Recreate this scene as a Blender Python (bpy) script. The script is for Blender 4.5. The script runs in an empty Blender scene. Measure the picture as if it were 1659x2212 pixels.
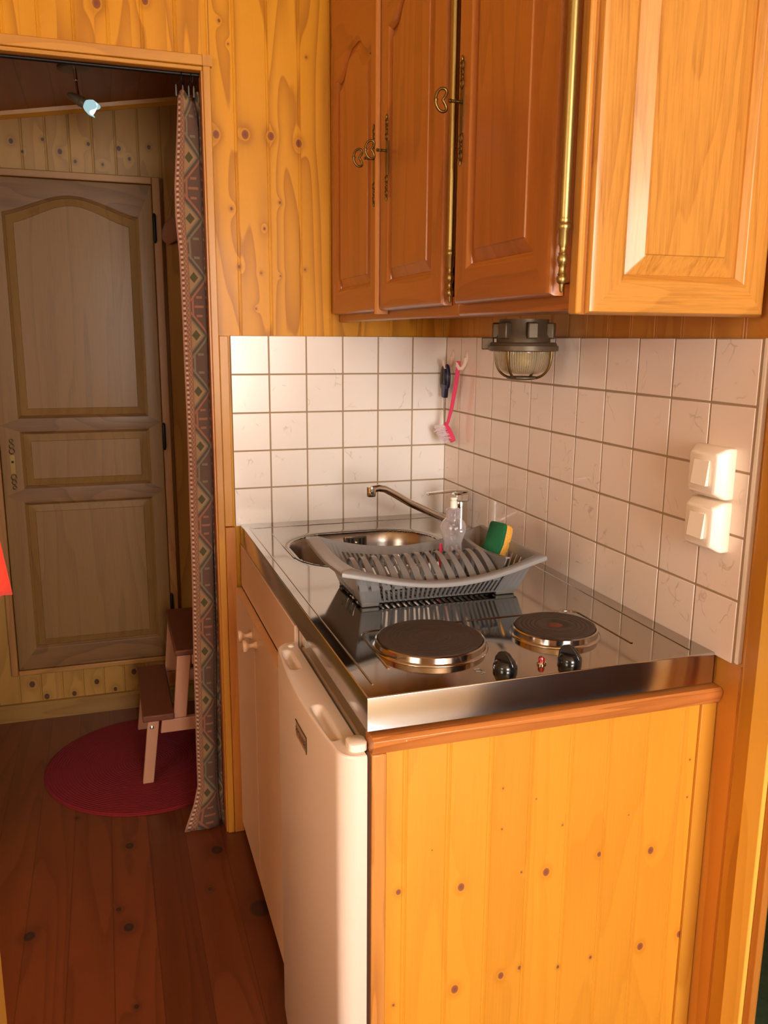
import bpy, math, random
from mathutils import Vector, Matrix
random.seed(7)
C = bpy.context.scene.collection
PI = math.pi
# All coordinates below are metres with z = 0 on the worktop; everything is lifted by 0.9 at the end.

# ------------------------------------------------------------------ colours
def lin(h):
    h = h.lstrip('#')
    v = [int(h[i:i+2], 16)/255 for i in (0, 2, 4)]
    return tuple((x/12.92 if x <= .04045 else ((x+.055)/1.055)**2.4) for x in v) + (1,)

# ------------------------------------------------------------------ node helper
class G:
    def __init__(s, name):
        s.m = bpy.data.materials.new(name); s.m.use_nodes = True
        s.t = s.m.node_tree; s.t.nodes.clear()
        s.out = s.t.nodes.new('ShaderNodeOutputMaterial')
    def n(s, typ, ins=None, **props):
        nd = s.t.nodes.new(typ)
        for k, v in props.items(): setattr(nd, k, v)
        for k, v in (ins or {}).items():
            sk = nd.inputs[k]
            if isinstance(v, bpy.types.NodeSocket): s.t.links.new(v, sk)
            else: sk.default_value = v
        return nd
    def math(s, op, a, b=0.0, c=0.0, clamp=False):
        nd = s.n('ShaderNodeMath', {0: a, 1: b, 2: c}, operation=op, use_clamp=clamp)
        return nd.outputs[0]
    def mix(s, f, a, b, mode='MIX'):
        nd = s.n('ShaderNodeMix', {0: f, 6: a, 7: b}, data_type='RGBA', blend_type=mode)
        return nd.outputs[2]
    def ramp(s, f, stops, interp='LINEAR'):
        nd = s.n('ShaderNodeValToRGB', {0: f}); r = nd.color_ramp; r.interpolation = interp
        while len(r.elements) > 1: r.elements.remove(r.elements[-1])
        r.elements[0].position = stops[0][0]; r.elements[0].color = stops[0][1]
        for p, c in stops[1:]:
            e = r.elements.new(p); e.color = c
        return nd.outputs[0]
    def smooth(s, v, lo, hi):
        nd = s.n('ShaderNodeMapRange', {0: v, 1: lo, 2: hi, 3: 0.0, 4: 1.0}, interpolation_type='SMOOTHSTEP')
        return nd.outputs[0]
    def obj(s):
        tc = s.n('ShaderNodeTexCoord'); sp = s.n('ShaderNodeSeparateXYZ', {0: tc.outputs['Object']})
        return sp.outputs, tc.outputs['Object']
    def vec(s, a, b, c=0.0):
        return s.n('ShaderNodeCombineXYZ', {0: a, 1: b, 2: c}).outputs[0]
    def noise(s, v, scale, detail=2.0, rough=.5, dist=0.0, dim='3D'):
        nd = s.n('ShaderNodeTexNoise', {'Vector': v, 'Scale': scale, 'Detail': detail, 'Roughness': rough, 'Distortion': dist}, noise_dimensions=dim)
        return nd.outputs[0]
    def bsdf(s, **kw):
        ins = {k.replace('_', ' '): v for k, v in kw.items()}
        nd = s.n('ShaderNodeBsdfPrincipled', ins)
        s.t.links.new(nd.outputs[0], s.out.inputs[0])
        return nd

def plain(name, col, rough=.5, metal=0.0, coat=0.0, **kw):
    g = G(name)
    d = dict(Base_Color=lin(col) if isinstance(col, str) else col, Roughness=rough, Metallic=metal, Coat_Weight=coat)
    d.update(kw); g.bsdf(**d)
    return g.m

def wood(name, light, dark, along='z', across='x', pitch=None, origin=0.0, knots=(), knotcol='#8a4c26', freq=9.0,
         contrast=.5, fibre=.18, rough=.42, coat=.10, tone=.10, nscale=7.0, stretch=.12, groove='#8a5a20', rnd=True, kscale=1.0, oak=False, groove_w=.0035, blotch=.0, spec=.4, kwarp=.16):
    g = G(name); o, ov = g.obj(); ax = 'xyz'
    w = o[ax.index(along)]
    rest = [a for a in ax if a != along]
    other = [a for a in rest if a != across][0]
    u = o[ax.index(across)]; t = o[ax.index(other)]
    off = g.n('ShaderNodeObjectInfo').outputs['Random'] if rnd else 0.0
    offm = g.math('MULTIPLY', off, 17.0)
    if pitch:
        b = g.math('DIVIDE', g.math('SUBTRACT', u, origin), pitch)
        bi = g.math('FLOOR', b); bf = g.math('FRACT', b)
        r1 = g.n('ShaderNodeTexWhiteNoise', {'W': g.math('ADD', bi, .37)}, noise_dimensions='1D').outputs[0]
    else:
        bi = 0.0; r1 = off
    # warp by knots
    kmask = None; warp = 0.0; halo = 0.0
    for (ku, kw, kr) in knots:
        du = g.math('DIVIDE', g.math('SUBTRACT', u, ku), kr*kscale)
        dw = g.math('DIVIDE', g.math('SUBTRACT', w, kw), kr*kscale*1.25)
        d2 = g.math('ADD', g.math('MULTIPLY', du, du), g.math('MULTIPLY', dw, dw))
        kmask = d2 if kmask is None else g.math('MINIMUM', kmask, d2)
    uu = g.math('ADD', u, g.math('MULTIPLY', t, .73))
    ww = g.math('ADD', g.math('MULTIPLY', w, stretch), g.math('MULTIPLY', r1, 23.0))
    base = g.vec(g.math('ADD', uu, offm), ww, g.math('MULTIPLY', r1, 11.0))
    N = g.noise(base, nscale, 2.2, .45)
    if kmask is not None:
        kd = g.math('SQRT', kmask)
        warp = g.math('EXPONENT', g.math('MULTIPLY', kd, -.38))
        N = g.math('ADD', N, g.math('MULTIPLY', warp, kwarp))
    s = g.math('FRACT', g.math('MULTIPLY', N, freq))
    ring = g.math('POWER', s, 2.2)                       # late wood: slow rise, sharp edge
    ring = g.math('MULTIPLY', ring, g.smooth(s, 1.0, .93))
    fv = g.vec(g.math('MULTIPLY', g.math('ADD', uu, offm), 1.0), g.math('MULTIPLY', w, .018 if not oak else .035), g.math('MULTIPLY', t, 1.0))
    F = g.noise(fv, 420 if not oak else 300, 3.0, .6)
    big = g.noise(g.vec(uu, g.math('MULTIPLY', w, .6), bi), 3.1, 2.0, .5)
    f = g.math('ADD', g.math('MULTIPLY', ring, contrast), g.math('MULTIPLY', g.math('SUBTRACT', F, .5), fibre*2))
    f = g.math('ADD', f, g.math('MULTIPLY', g.math('SUBTRACT', big, .5), .35), clamp=True)
    col = g.mix(f, lin(light), lin(dark))
    val = g.math('ADD', 1.0 - tone/2, g.math('MULTIPLY', r1, tone))
    if blotch: val = g.math('MULTIPLY', val, g.math('ADD', 1-blotch/2, g.math('MULTIPLY', big, blotch)))
    col = g.n('ShaderNodeHueSaturation', {'Hue': .5, 'Saturation': 1.0, 'Value': val, 'Fac': 1.0, 'Color': col}).outputs[0]
    if kmask is not None:
        h = g.math('MULTIPLY', g.smooth(kd, 3.2, 1.0), .42)
        col = g.mix(h, col, lin(dark))
        ringl = g.math('MULTIPLY', g.smooth(kd, 1.65, 1.25), .5)
        col = g.mix(ringl, col, lin(light))
        km = g.smooth(kd, 1.2, .85)
        col = g.mix(km, col, lin(knotcol))
        col = g.mix(g.math('MULTIPLY', g.smooth(kd, .75, .1), .35), col, lin('#5a2c18'))
    bump = F
    if pitch:
        gm = g.math('MAXIMUM', g.smooth(bf, groove_w/pitch, 0.0), g.smooth(bf, 1-groove_w/pitch, 1.0))
        col = g.mix(g.math('MULTIPLY', gm, .5), col, lin(groove))
    bn = g.n('ShaderNodeBump', {'Strength': .06, 'Distance': .002, 'Height': bump})
    g.bsdf(Base_Color=col, Roughness=rough, Coat_Weight=coat, Coat_Roughness=.18, Normal=bn.outputs[0], **{'Specular_IOR_Level': spec})
    return g.m

# ------------------------------------------------------------------ mesh builder
def catm(P, n):
    R = []
    for i in range(len(P)-1):
        p0 = P[max(i-1, 0)]; p1 = P[i]; p2 = P[i+1]; p3 = P[min(i+2, len(P)-1)]
        for k in range(n):
            t = k/n
            R.append(tuple(.5*((2*p1[a])+(-p0[a]+p2[a])*t+(2*p0[a]-5*p1[a]+4*p2[a]-p3[a])*t*t+(-p0[a]+3*p1[a]-3*p2[a]+p3[a])*t**3) for a in range(len(P[0]))))
    R.append(P[-1]); return R

class MB:
    def __init__(s): s.v = []; s.f = []; s.mi = []; s.uv = {}
    def add(s, vs, fs, mi=0):
        o = len(s.v); s.v += [tuple(p) for p in vs]
        s.f += [tuple(i+o for i in f) for f in fs]; s.mi += [mi]*len(fs); return o
    def box(s, x0, x1, y0, y1, z0, z1, mi=0):
        vs = [(x, y, z) for x in (x0, x1) for y in (y0, y1) for z in (z0, z1)]
        s.add(vs, [(0, 1, 3, 2), (4, 6, 7, 5), (0, 4, 5, 1), (2, 3, 7, 6), (0, 2, 6, 4), (1, 5, 7, 3)], mi); return s
    def obox(s, c, ax, half, mi=0):
        c = Vector(c); a = [Vector(v).normalized() for v in ax]
        vs = [c + a[0]*half[0]*i + a[1]*half[1]*j + a[2]*half[2]*k for i in (-1, 1) for j in (-1, 1) for k in (-1, 1)]
        s.add(vs, [(0, 1, 3, 2), (4, 6, 7, 5), (0, 4, 5, 1), (2, 3, 7, 6), (0, 2, 6, 4), (1, 5, 7, 3)], mi); return s
    def loft(s, loops, closed=True, cap0=False, cap1=False, mi=0, mif=None):
        n = len(loops[0]); o = len(s.v)
        for L in loops: s.v += [tuple(p) for p in L]
        for i in range(len(loops)-1):
            for j in range(n if closed else n-1):
                a = o+i*n+j; b = o+i*n+(j+1) % n
                s.f.append((a, b, b+n, a+n)); s.mi.append(mif(j) if mif else mi)
        if cap0: s.f.append(tuple(o+j for j in range(n))[::-1]); s.mi.append(mi)
        if cap1: s.f.append(tuple(o+(len(loops)-1)*n+j for j in range(n))); s.mi.append(mi)
        return s
    def lathe(s, prof, c=(0, 0, 0), axis=(0, 0, 1), n=32, mi=0, caps=True):
        A = Vector(axis).normalized(); X = A.orthogonal().normalized(); Y = A.cross(X); c = Vector(c)
        loops = [[c + A*h + (X*math.cos(2*PI*k/n) + Y*math.sin(2*PI*k/n))*max(r, 1e-5) for k in range(n)] for r, h in prof]
        return s.loft(loops, True, caps, caps, mi)
    def tube(s, pts, r, n=10, mi=0, closed=False, caps=True, sc=(1, 1), up=None):
        pts = [Vector(p) for p in pts]; m = len(pts)
        rs = r if isinstance(r, (list, tuple)) else [r]*m
        loops = []; X = None
        for i, p in enumerate(pts):
            if closed: T = (pts[(i+1) % m]-pts[i-1]).normalized()
            else: T = (pts[min(i+1, m-1)]-pts[max(i-1, 0)]).normalized()
            if up is not None: X = (Vector(up) - T*T.dot(Vector(up))).normalized()
            elif X is None: X = T.orthogonal().normalized()
            else: X = (X - T*T.dot(X)).normalized()
            Y = T.cross(X)
            loops.append([p + (X*math.cos(2*PI*k/n)*sc[0] + Y*math.sin(2*PI*k/n)*sc[1])*rs[i] for k in range(n)])
        if closed: loops.append(loops[0])
        return s.loft(loops, True, caps and not closed, caps and not closed, mi)
    def strip(s, pts, w, th, up, mi=0, closed=False):
        """flat band: width w along 'up x tangent' side, thickness th along up"""
        pts = [Vector(p) for p in pts]; m = len(pts); loops = []
        ws = w if isinstance(w, (list, tuple)) else [w]*m
        for i, p in enumerate(pts):
            T = (pts[(i+1) % m]-pts[i-1]).normalized() if closed else (pts[min(i+1, m-1)]-pts[max(i-1, 0)]).normalized()
            S = Vector(up).normalized(); N = T.cross(S).normalized()
            loops.append([p+S*ws[i]/2+N*th/2, p+S*ws[i]/2-N*th/2, p-S*ws[i]/2-N*th/2, p-S*ws[i]/2+N*th/2])
        if closed: loops.append(loops[0])
        return s.loft(loops, True, not closed, not closed, mi)
    def build(s, name, mat, parent=None, bevel=0.0, smooth=35, seg=2, label=None, kind=None, recalc=True):
        me = bpy.data.meshes.new(name)
        off = Vector(parent['_o']) if parent is not None and '_o' in parent.keys() else Vector((0, 0, 0))
        me.from_pydata([tuple(Vector(v)-off) for v in s.v], [], s.f)
        mats = mat if isinstance(mat, (list, tuple)) else [mat]
        for m in mats: me.materials.append(m)
        me.polygons.foreach_set('material_index', s.mi)
        if recalc:
            import bmesh
            bm = bmesh.new(); bm.from_mesh(me); bmesh.ops.remove_doubles(bm, verts=bm.verts, dist=1e-6)
            bmesh.ops.recalc_face_normals(bm, faces=bm.faces); bm.to_mesh(me); bm.free()
        if smooth:
            me.polygons.foreach_set('use_smooth', [True]*len(me.polygons)); me.set_sharp_from_angle(angle=math.radians(smooth))
        me.update()
        o = bpy.data.objects.new(name, me); C.objects.link(o)
        if parent is not None:
            o.parent = parent
            if '_o' in parent.keys() and parent['_o'] is not None: o['_o'] = parent['_o']
        if bevel:
            b = o.modifiers.new('bevel', 'BEVEL'); b.width = bevel; b.segments = seg; b.limit_method = 'ANGLE'; b.angle_limit = math.radians(40)
            b.harden_normals = False
        if label: o['label'] = label
        if kind: o['kind'] = kind
        return o

def tag(o, label, cat, group=None):
    o['label'] = label; o['category'] = cat
    if group: o['group'] = group
    return o
def thing(name, loc, label, cat, group=None):
    o = bpy.data.objects.new(name, None); C.objects.link(o); o.location = loc; o['_o'] = list(loc)
    o.empty_display_size = .05
    return tag(o, label, cat, group)
def root_struct(name, loc=(0, 0, 0)):
    o = bpy.data.objects.new(name, None); C.objects.link(o); o.location = loc; o['_o'] = list(loc); o['kind'] = 'structure'
    return o
def copy_tree(o, parent=None, dloc=None):
    c = o.copy(); C.objects.link(c); c.parent = parent
    if dloc is not None: c.location = Vector(o.location)+Vector(dloc)
    for ch in list(o.children): copy_tree(ch, c)
    return c

# ------------------------------------------------------------------ materials
KP = [(-0.537, -0.315, 0.0038), (-0.435, -0.329, 0.0053), (-0.288, -0.334, 0.0055), (-0.192, -0.322, 0.0037), (-0.093, -0.335, 0.0053), (-0.02, -0.511, 0.0052), (0.006, -0.506, 0.0032), (-0.099, -0.516, 0.0055), (-0.196, -0.513, 0.0027), (-0.257, -0.516, 0.0026), (-0.328, -0.499, 0.003), (-0.361, -0.505, 0.0048), (-0.441, -0.509, 0.0058), (-0.543, -0.51, 0.0021), (-0.484, -0.256, 0.001), (-0.369, -0.243, 0.0014), (-0.37, -0.174, 0.0014), (-0.312, -0.202, 0.0011), (-0.263, -0.256, 0.0014), (-0.332, -0.325, 0.0018), (-0.141, -0.261, 0.0011), (-0.029, -0.249, 0.0015), (-0.03, -0.181, 0.0015), (0.007, -0.333, 0.0019)]
KB = [(-0.617, 0.98, 0.0076), (-0.546, 0.985, 0.0084), (-0.482, 0.986, 0.0077), (-0.411, 0.974, 0.0074), (-0.585, 0.809, 0.0035), (-0.503, 0.765, 0.0031), (-0.569, 0.67, 0.0035), (-0.602, 1.235, 0.0033), (-0.462, 0.83, 0.0031), (-0.529, 0.567, 0.0024), (-0.464, 0.65, 0.002), (-0.514, 0.656, 0.002), (-0.399, 0.668, 0.002), (-0.582, 1.186, 0.0019), (-0.39, 1.176, 0.0019), (-0.879, 1.241, 0.0089), (-0.771, 1.258, 0.0065)]
KF = [(-1.156, 1.116, 0.0068), (-1.124, 1.086, 0.0041), (-1.06, 1.128, 0.0046), (-1.008, 1.094, 0.007), (-0.962, 1.066, 0.0047), (-0.917, 1.124, 0.0051), (-0.875, 1.062, 0.0042), (-0.82, 1.117, 0.0066), (-0.787, 1.086, 0.0048), (-0.721, 1.128, 0.0057), (-1.228, -0.766, 0.0096), (-1.181, -0.82, 0.009), (-1.085, -0.821, 0.0078), (-1.003, -0.784, 0.0085), (-0.938, -0.822, 0.0066), (-0.867, -0.76, 0.0093)]
KFL = [(-0.918, 0.014, 0.0107), (-1.062, 0.205, 0.0057), (-1.155, -0.291, 0.0125), (-0.93, -0.33, 0.0116), (-0.688, -0.079, 0.0147), (-0.727, -0.244, 0.0054), (-0.616, -0.357, 0.025), (-0.922, -0.59, 0.0051), (-0.952, -0.255, 0.006)]

M = {}
M['pine_back'] = wood('pine_back_wall', '#d4921f', '#9a5a0c', 'z', 'x', .08, -.566, KB, freq=11, contrast=.72, spec=.2, fibre=.07, tone=.12, nscale=6.5, stretch=.10, kwarp=.10, groove='#b87422', rnd=False, groove_w=.0016)
M['pine_right'] = wood('pine_right_wall', '#d8953e', '#b06a22', 'z', 'y', .0735, -1.221, (), freq=7, contrast=.5, fibre=.07, tone=.1, groove='#b0601c', rnd=False, groove_w=.002)
M['pine_side'] = wood('pine_side_panel', '#dc962e', '#b87018', 'z', 'x', .0687, -.594+.28, [(a+.28, b+.9, c) for a, b, c in KP], freq=18, contrast=.24, fibre=.22, tone=.08, nscale=4.0, stretch=.06, kwarp=.03, groove='#cf8420', rnd=False, groove_w=.0016, knotcol='#93573a')
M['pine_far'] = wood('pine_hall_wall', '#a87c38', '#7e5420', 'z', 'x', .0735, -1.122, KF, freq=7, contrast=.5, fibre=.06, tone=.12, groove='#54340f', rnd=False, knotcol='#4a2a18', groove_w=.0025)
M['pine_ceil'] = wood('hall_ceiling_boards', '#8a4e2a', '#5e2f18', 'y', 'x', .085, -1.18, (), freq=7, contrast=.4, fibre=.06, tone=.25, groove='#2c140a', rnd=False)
M['pine_pale'] = wood('pale_pine_boards', '#e8c68c', '#cda468', 'z', 'y', .09, 0, (), rnd=False)
M['floorwood'] = wood('floor_boards', '#6a3419', '#3e1a0c', 'y', 'x', .1, -1.165, KFL, freq=13, contrast=.42, fibre=.2, tone=.42, nscale=5, stretch=.09, kwarp=.04, groove='#2c0f08', rnd=False, rough=.36, coat=.35, knotcol='#33201c', groove_w=.0022, blotch=.3)
M['trim_z'] = wood('pine_trim_vertical', '#cc8e2e', '#a06018', 'z', 'x', freq=9, contrast=.45, fibre=.12)
M['trim_x'] = wood('pine_trim_level', '#cc8e2e', '#a06018', 'x', 'z', freq=9, contrast=.45, fibre=.12)
M['larch_x'] = wood('larch_edging', '#cc8040', '#8c4418', 'x', 'z', freq=6, nscale=34, stretch=.05, contrast=.6, fibre=.14, rough=.3)
M['larch_z'] = wood('larch_edging_upright', '#c98840', '#9c5820', 'z', 'x', freq=6, nscale=30, stretch=.05, contrast=.55, fibre=.14, rough=.3)
M['post_red'] = wood('stained_post', '#bf7a30', '#945018', 'z', 'x', freq=8, contrast=.4, fibre=.1)
M['oak_cab'] = wood('oak_cabinet', '#b06a2c', '#7e441a', 'z', 'y', freq=8, contrast=.42, fibre=.26, rough=.36, coat=.3, nscale=8, stretch=.1, oak=True)  # darker oak copy: shade on the door side put into the colour
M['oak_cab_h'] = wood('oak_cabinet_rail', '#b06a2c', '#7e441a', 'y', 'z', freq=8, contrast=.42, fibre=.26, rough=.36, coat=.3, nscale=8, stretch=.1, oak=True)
M['oak_end'] = wood('oak_end_panel', '#c88a3a', '#8a4f18', 'z', 'x', freq=10, contrast=.34, fibre=.62, rough=.38, coat=.2, nscale=11, stretch=.10, oak=True)  # lighter oak copy: light on the end face put into the colour
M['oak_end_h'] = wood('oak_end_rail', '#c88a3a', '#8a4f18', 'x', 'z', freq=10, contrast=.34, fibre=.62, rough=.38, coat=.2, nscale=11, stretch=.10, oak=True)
M['oak_door'] = wood('oak_hall_door', '#846032', '#5a3c1a', 'z', 'x', freq=8, contrast=.3, fibre=.34, rough=.48, coat=.04, nscale=7, stretch=.07, oak=True, spec=.28)
M['oak_door_h'] = wood('oak_hall_door_rail', '#7a5630', '#503418', 'x', 'z', freq=12, contrast=.5, fibre=.3, rough=.48, coat=.04, spec=.28, nscale=6, stretch=.25, oak=True)
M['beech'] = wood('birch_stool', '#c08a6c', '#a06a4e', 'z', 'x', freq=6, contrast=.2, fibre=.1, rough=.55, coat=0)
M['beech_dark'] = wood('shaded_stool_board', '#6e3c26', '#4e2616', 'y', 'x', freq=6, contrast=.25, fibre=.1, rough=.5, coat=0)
M['pine_bunk'] = wood('yellow_pine_post', '#e8b24a', '#c98a28', 'z', 'x', freq=8, contrast=.4, fibre=.08)

def steel(name, col, rough, brush=True, axis='y'):
    g = G(name); o, ov = g.obj()
    sm = g.noise(ov, 5.0, 3.0, .6)
    r = g.math('ADD', rough-.02, g.math('MULTIPLY', sm, .06))
    nv = g.noise(ov, 2.2, 1.0, .4)
    bn = g.n('ShaderNodeBump', {'Strength': .10, 'Distance': .004, 'Height': nv})
    g.bsdf(Base_Color=lin(col), Metallic=1.0, Roughness=r, Normal=bn.outputs[0])
    return g.m
M['steel'] = steel('stainless_steel', '#b3aca2', .075)
M['steel_lip'] = steel('stainless_lip', '#c8ccd4', .14)
M['bowl'] = steel('stainless_bowl', '#9c9288', .24)
M['chrome'] = plain('chrome', '#d8d6d2', .06, 1.0)
M['chrome_warm'] = plain('hotplate_ring', '#bdb6b0', .16, 1.0)
M['brass'] = plain('aged_brass', '#a8935a', .38, 1.0)
M['brass_dark'] = plain('dark_aged_brass', '#7a6238', .34, 1.0)
M['bronze'] = plain('patinated_bronze', '#665744', .45, .5)
M['iron'] = plain('black_iron', '#1a1412', .45, .6)
M['white_plastic'] = plain('white_plastic', '#f2e6d6', .3)
M['fridge'] = None
def fridge_mat():
    g = G('fridge_enamel'); o, ov = g.obj()
    n = g.noise(ov, 260, 2.0, .5)
    bn = g.n('ShaderNodeBump', {'Strength': .05, 'Distance': .001, 'Height': n})
    g.bsdf(Base_Color=lin('#e6d3c2'), Roughness=.33, Normal=bn.outputs[0], Coat_Weight=.2)
    return g.m
M['fridge'] = fridge_mat()
M['laminate'] = plain('cream_laminate', '#dcbca0', .42)
M['laminate_lit'] = plain('lit_laminate_edge', '#dfb184', .4)  # light falling on the door tops, put into the laminate colour
M['porcelain'] = plain('cream_porcelain', '#f0cfae', .18, 0, .5)
M['gasket'] = plain('grey_gasket', '#8a7f74', .6)
M['dark'] = plain('dark_void', '#1c120c', .8)
def hob_mat():
    g = G('cast_iron_plate'); o, ov = g.obj()
    n = g.noise(ov, 90, 3.0, .6)
    col = g.mix(n, lin('#3a322c'), lin('#56493f'))
    g.bsdf(Base_Color=col, Roughness=.5, Metallic=.35)
    return g.m
M['hob'] = hob_mat()
M['hob_red'] = plain('red_dot', '#6a2e20', .5)
M['black_plastic'] = plain('black_plastic', '#15171a', .16, 0, .3)
M['red_lens'] = plain('red_lens', '#8e1410', .15, 0, .6)
M['rack'] = plain('grey_plastic', '#8c8a89', .34, .1, .1)
M['rack_floor'] = plain('grey_plastic_floor', '#6d6862', .4, .1)
M['socket_white'] = plain('switch_plastic', '#fff0dc', .35)
M['pink'] = plain('pink_plastic', '#e8466e', .3, 0, .2)
M['bristle'] = plain('pale_bristles', '#f3dfe4', .7)
M['navy'] = plain('navy_plastic', '#1c2548', .35)
M['grey_grip'] = plain('grey_grip', '#5c5a50', .6)
M['hook'] = plain('white_hook_plastic', '#f3d5c2', .3)
M['pump'] = plain('white_pump_plastic', '#e8e8dc', .35)
M['grout'] = plain('tile_grout', '#a88f72', .9)
def glass(name, col, rough=.03, ior=1.45):
    g = G(name); o, ov = g.obj()
    g.bsdf(Base_Color=lin(col), Roughness=rough, IOR=ior, Transmission_Weight=1.0); return g.m
def thin(name, tint, alpha, rough=.08):
    g = G(name)
    lw = g.n('ShaderNodeLayerWeight', {'Blend': .35})
    tr = g.n('ShaderNodeBsdfTransparent', {0: lin(tint)})
    pr = g.n('ShaderNodeBsdfPrincipled', {'Base Color': lin('#e8e4e0'), 'Roughness': rough, 'Coat Weight': 1.0, 'Coat Roughness': .03, 'Specular IOR Level': .8})
    f = g.math('ADD', alpha, g.math('MULTIPLY', lw.outputs[1], .75), clamp=True)
    mx = g.n('ShaderNodeMixShader', {0: f, 1: tr.outputs[0], 2: pr.outputs[0]}); g.t.links.new(mx.outputs[0], g.out.inputs[0]); return g.m
M['pet'] = thin('clear_plastic', '#efeaf0', .10)
M['soap'] = thin('clear_soap', '#b8b0a4', .06)
def ribbed_glass():
    g = G('ribbed_glass'); o, ov = g.obj()
    an = g.math('ARCTAN2', g.math('SUBTRACT', o[1], 0.0), g.math('SUBTRACT', o[0], 0.0))
    st = g.math('SINE', g.math('MULTIPLY', an, 70))
    bn = g.n('ShaderNodeBump', {'Strength': .5, 'Distance': .002, 'Height': st})
    pr = g.n('ShaderNodeBsdfPrincipled', {'Base Color': lin('#cdc0a2'), 'Roughness': .12, 'Coat Weight': 1.0, 'Normal': bn.outputs[0]})
    tr = g.n('ShaderNodeBsdfTransparent', {0: lin('#f3ead6')})
    mx = g.n('ShaderNodeMixShader', {0: g.math('ADD', .30, g.math('MULTIPLY', st, .10)), 1: tr.outputs[0], 2: pr.outputs[0]}); g.t.links.new(mx.outputs[0], g.out.inputs[0]); return g.m
M['ribglass'] = ribbed_glass()
def tile_mat(name, base, base2, fleck, seed):
    g = G(name); o, ov = g.obj()
    v = g.n('ShaderNodeVectorMath', {0: ov, 1: (seed, seed, seed)}, operation='ADD').outputs[0]
    a = g.noise(v, 6, 4.0, .6)
    col = g.mix(a, lin(base), lin(base2))
    # short curved vein flecks
    w = g.n('ShaderNodeVectorMath', {0: v, 1: g.n('ShaderNodeVectorMath', {0: g.n('ShaderNodeTexNoise', {'Vector': v, 'Scale': 22.0, 'Detail': 2.0}).outputs[1], 'Scale': .05}, operation='SCALE').outputs[0]}, operation='ADD').outputs[0]
    vo = g.n('ShaderNodeTexVoronoi', {'Vector': w, 'Scale': 17.0}, feature='DISTANCE_TO_EDGE').outputs[0]
    line = g.smooth(vo, .035, .0)
    gate = g.smooth(g.noise(v, 24, 2.0, .5), .55, .68)
    gate2 = g.smooth(g.noise(v, 3.0, 1.0, .5), .30, .6)
    f = g.math('MULTIPLY', g.math('MULTIPLY', line, gate), g.math('MULTIPLY', gate2, .42))
    col = g.mix(f, col, lin(fleck))
    g.bsdf(Base_Color=col, Roughness=.2, Coat_Weight=.3, **{'Specular_IOR_Level': .5})
    return g.m
M['tile_b'] = tile_mat('tile_back', '#f8f2ea', '#f1e9e0', '#a09890', 3.3)
M['tile_r'] = tile_mat('tile_right', '#f6e4d6', '#f2decd', '#a48a6c', 9.1)  # warmer copy of the back tile: orange bounce light put into the colour
def rug_mat():
    g = G('red_rug'); o, ov = g.obj()
    r = g.math('SQRT', g.math('ADD', g.math('MULTIPLY', o[0], o[0]), g.math('MULTIPLY', o[1], o[1])))
    s = g.math('SINE', g.math('MULTIPLY', r, 700))
    n = g.noise(ov, 300, 2, .6)
    col = g.mix(n, lin('#680812'), lin('#8c0c1c'))
    bn = g.n('ShaderNodeBump', {'Strength': .4, 'Distance': .002, 'Height': g.math('ADD', s, n)})
    g.bsdf(Base_Color=col, Roughness=.95, Normal=bn.outputs[0]); return g.m
M['rug'] = rug_mat()
def cloth_mat(name, a, b, sc=400):
    g = G(name); o, ov = g.obj(); n = g.noise(ov, sc, 2, .6)
    bn = g.n('ShaderNodeBump', {'Strength': .3, 'Distance': .001, 'Height': n})
    g.bsdf(Base_Color=g.mix(n, lin(a), lin(b)), Roughness=.9, Normal=bn.outputs[0], Sheen_Weight=.2); return g.m
M['redcloth'] = cloth_mat('red_cloth', '#e8301c', '#f04a30')
M['green_carpet'] = cloth_mat('green_carpet', '#33502e', '#5e7a4e', 60)
M['bag'] = cloth_mat('brown_cloth', '#8a5a40', '#9c6a4c')
def sponge_mat(name, a, b, sc):
    g = G(name); o, ov = g.obj(); vo = g.n('ShaderNodeTexVoronoi', {'Vector': ov, 'Scale': sc}).outputs[0]
    bn = g.n('ShaderNodeBump', {'Strength': .6, 'Distance': .002, 'Height': vo})
    g.bsdf(Base_Color=g.mix(vo, lin(a), lin(b)), Roughness=.9, Normal=bn.outputs[0]); return g.m
M['sponge_y'] = sponge_mat('yellow_foam', '#d9952e', '#f0b850', 500)
M['sponge_g'] = sponge_mat('green_scourer', '#0f5a34', '#1a7042', 900)

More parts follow.
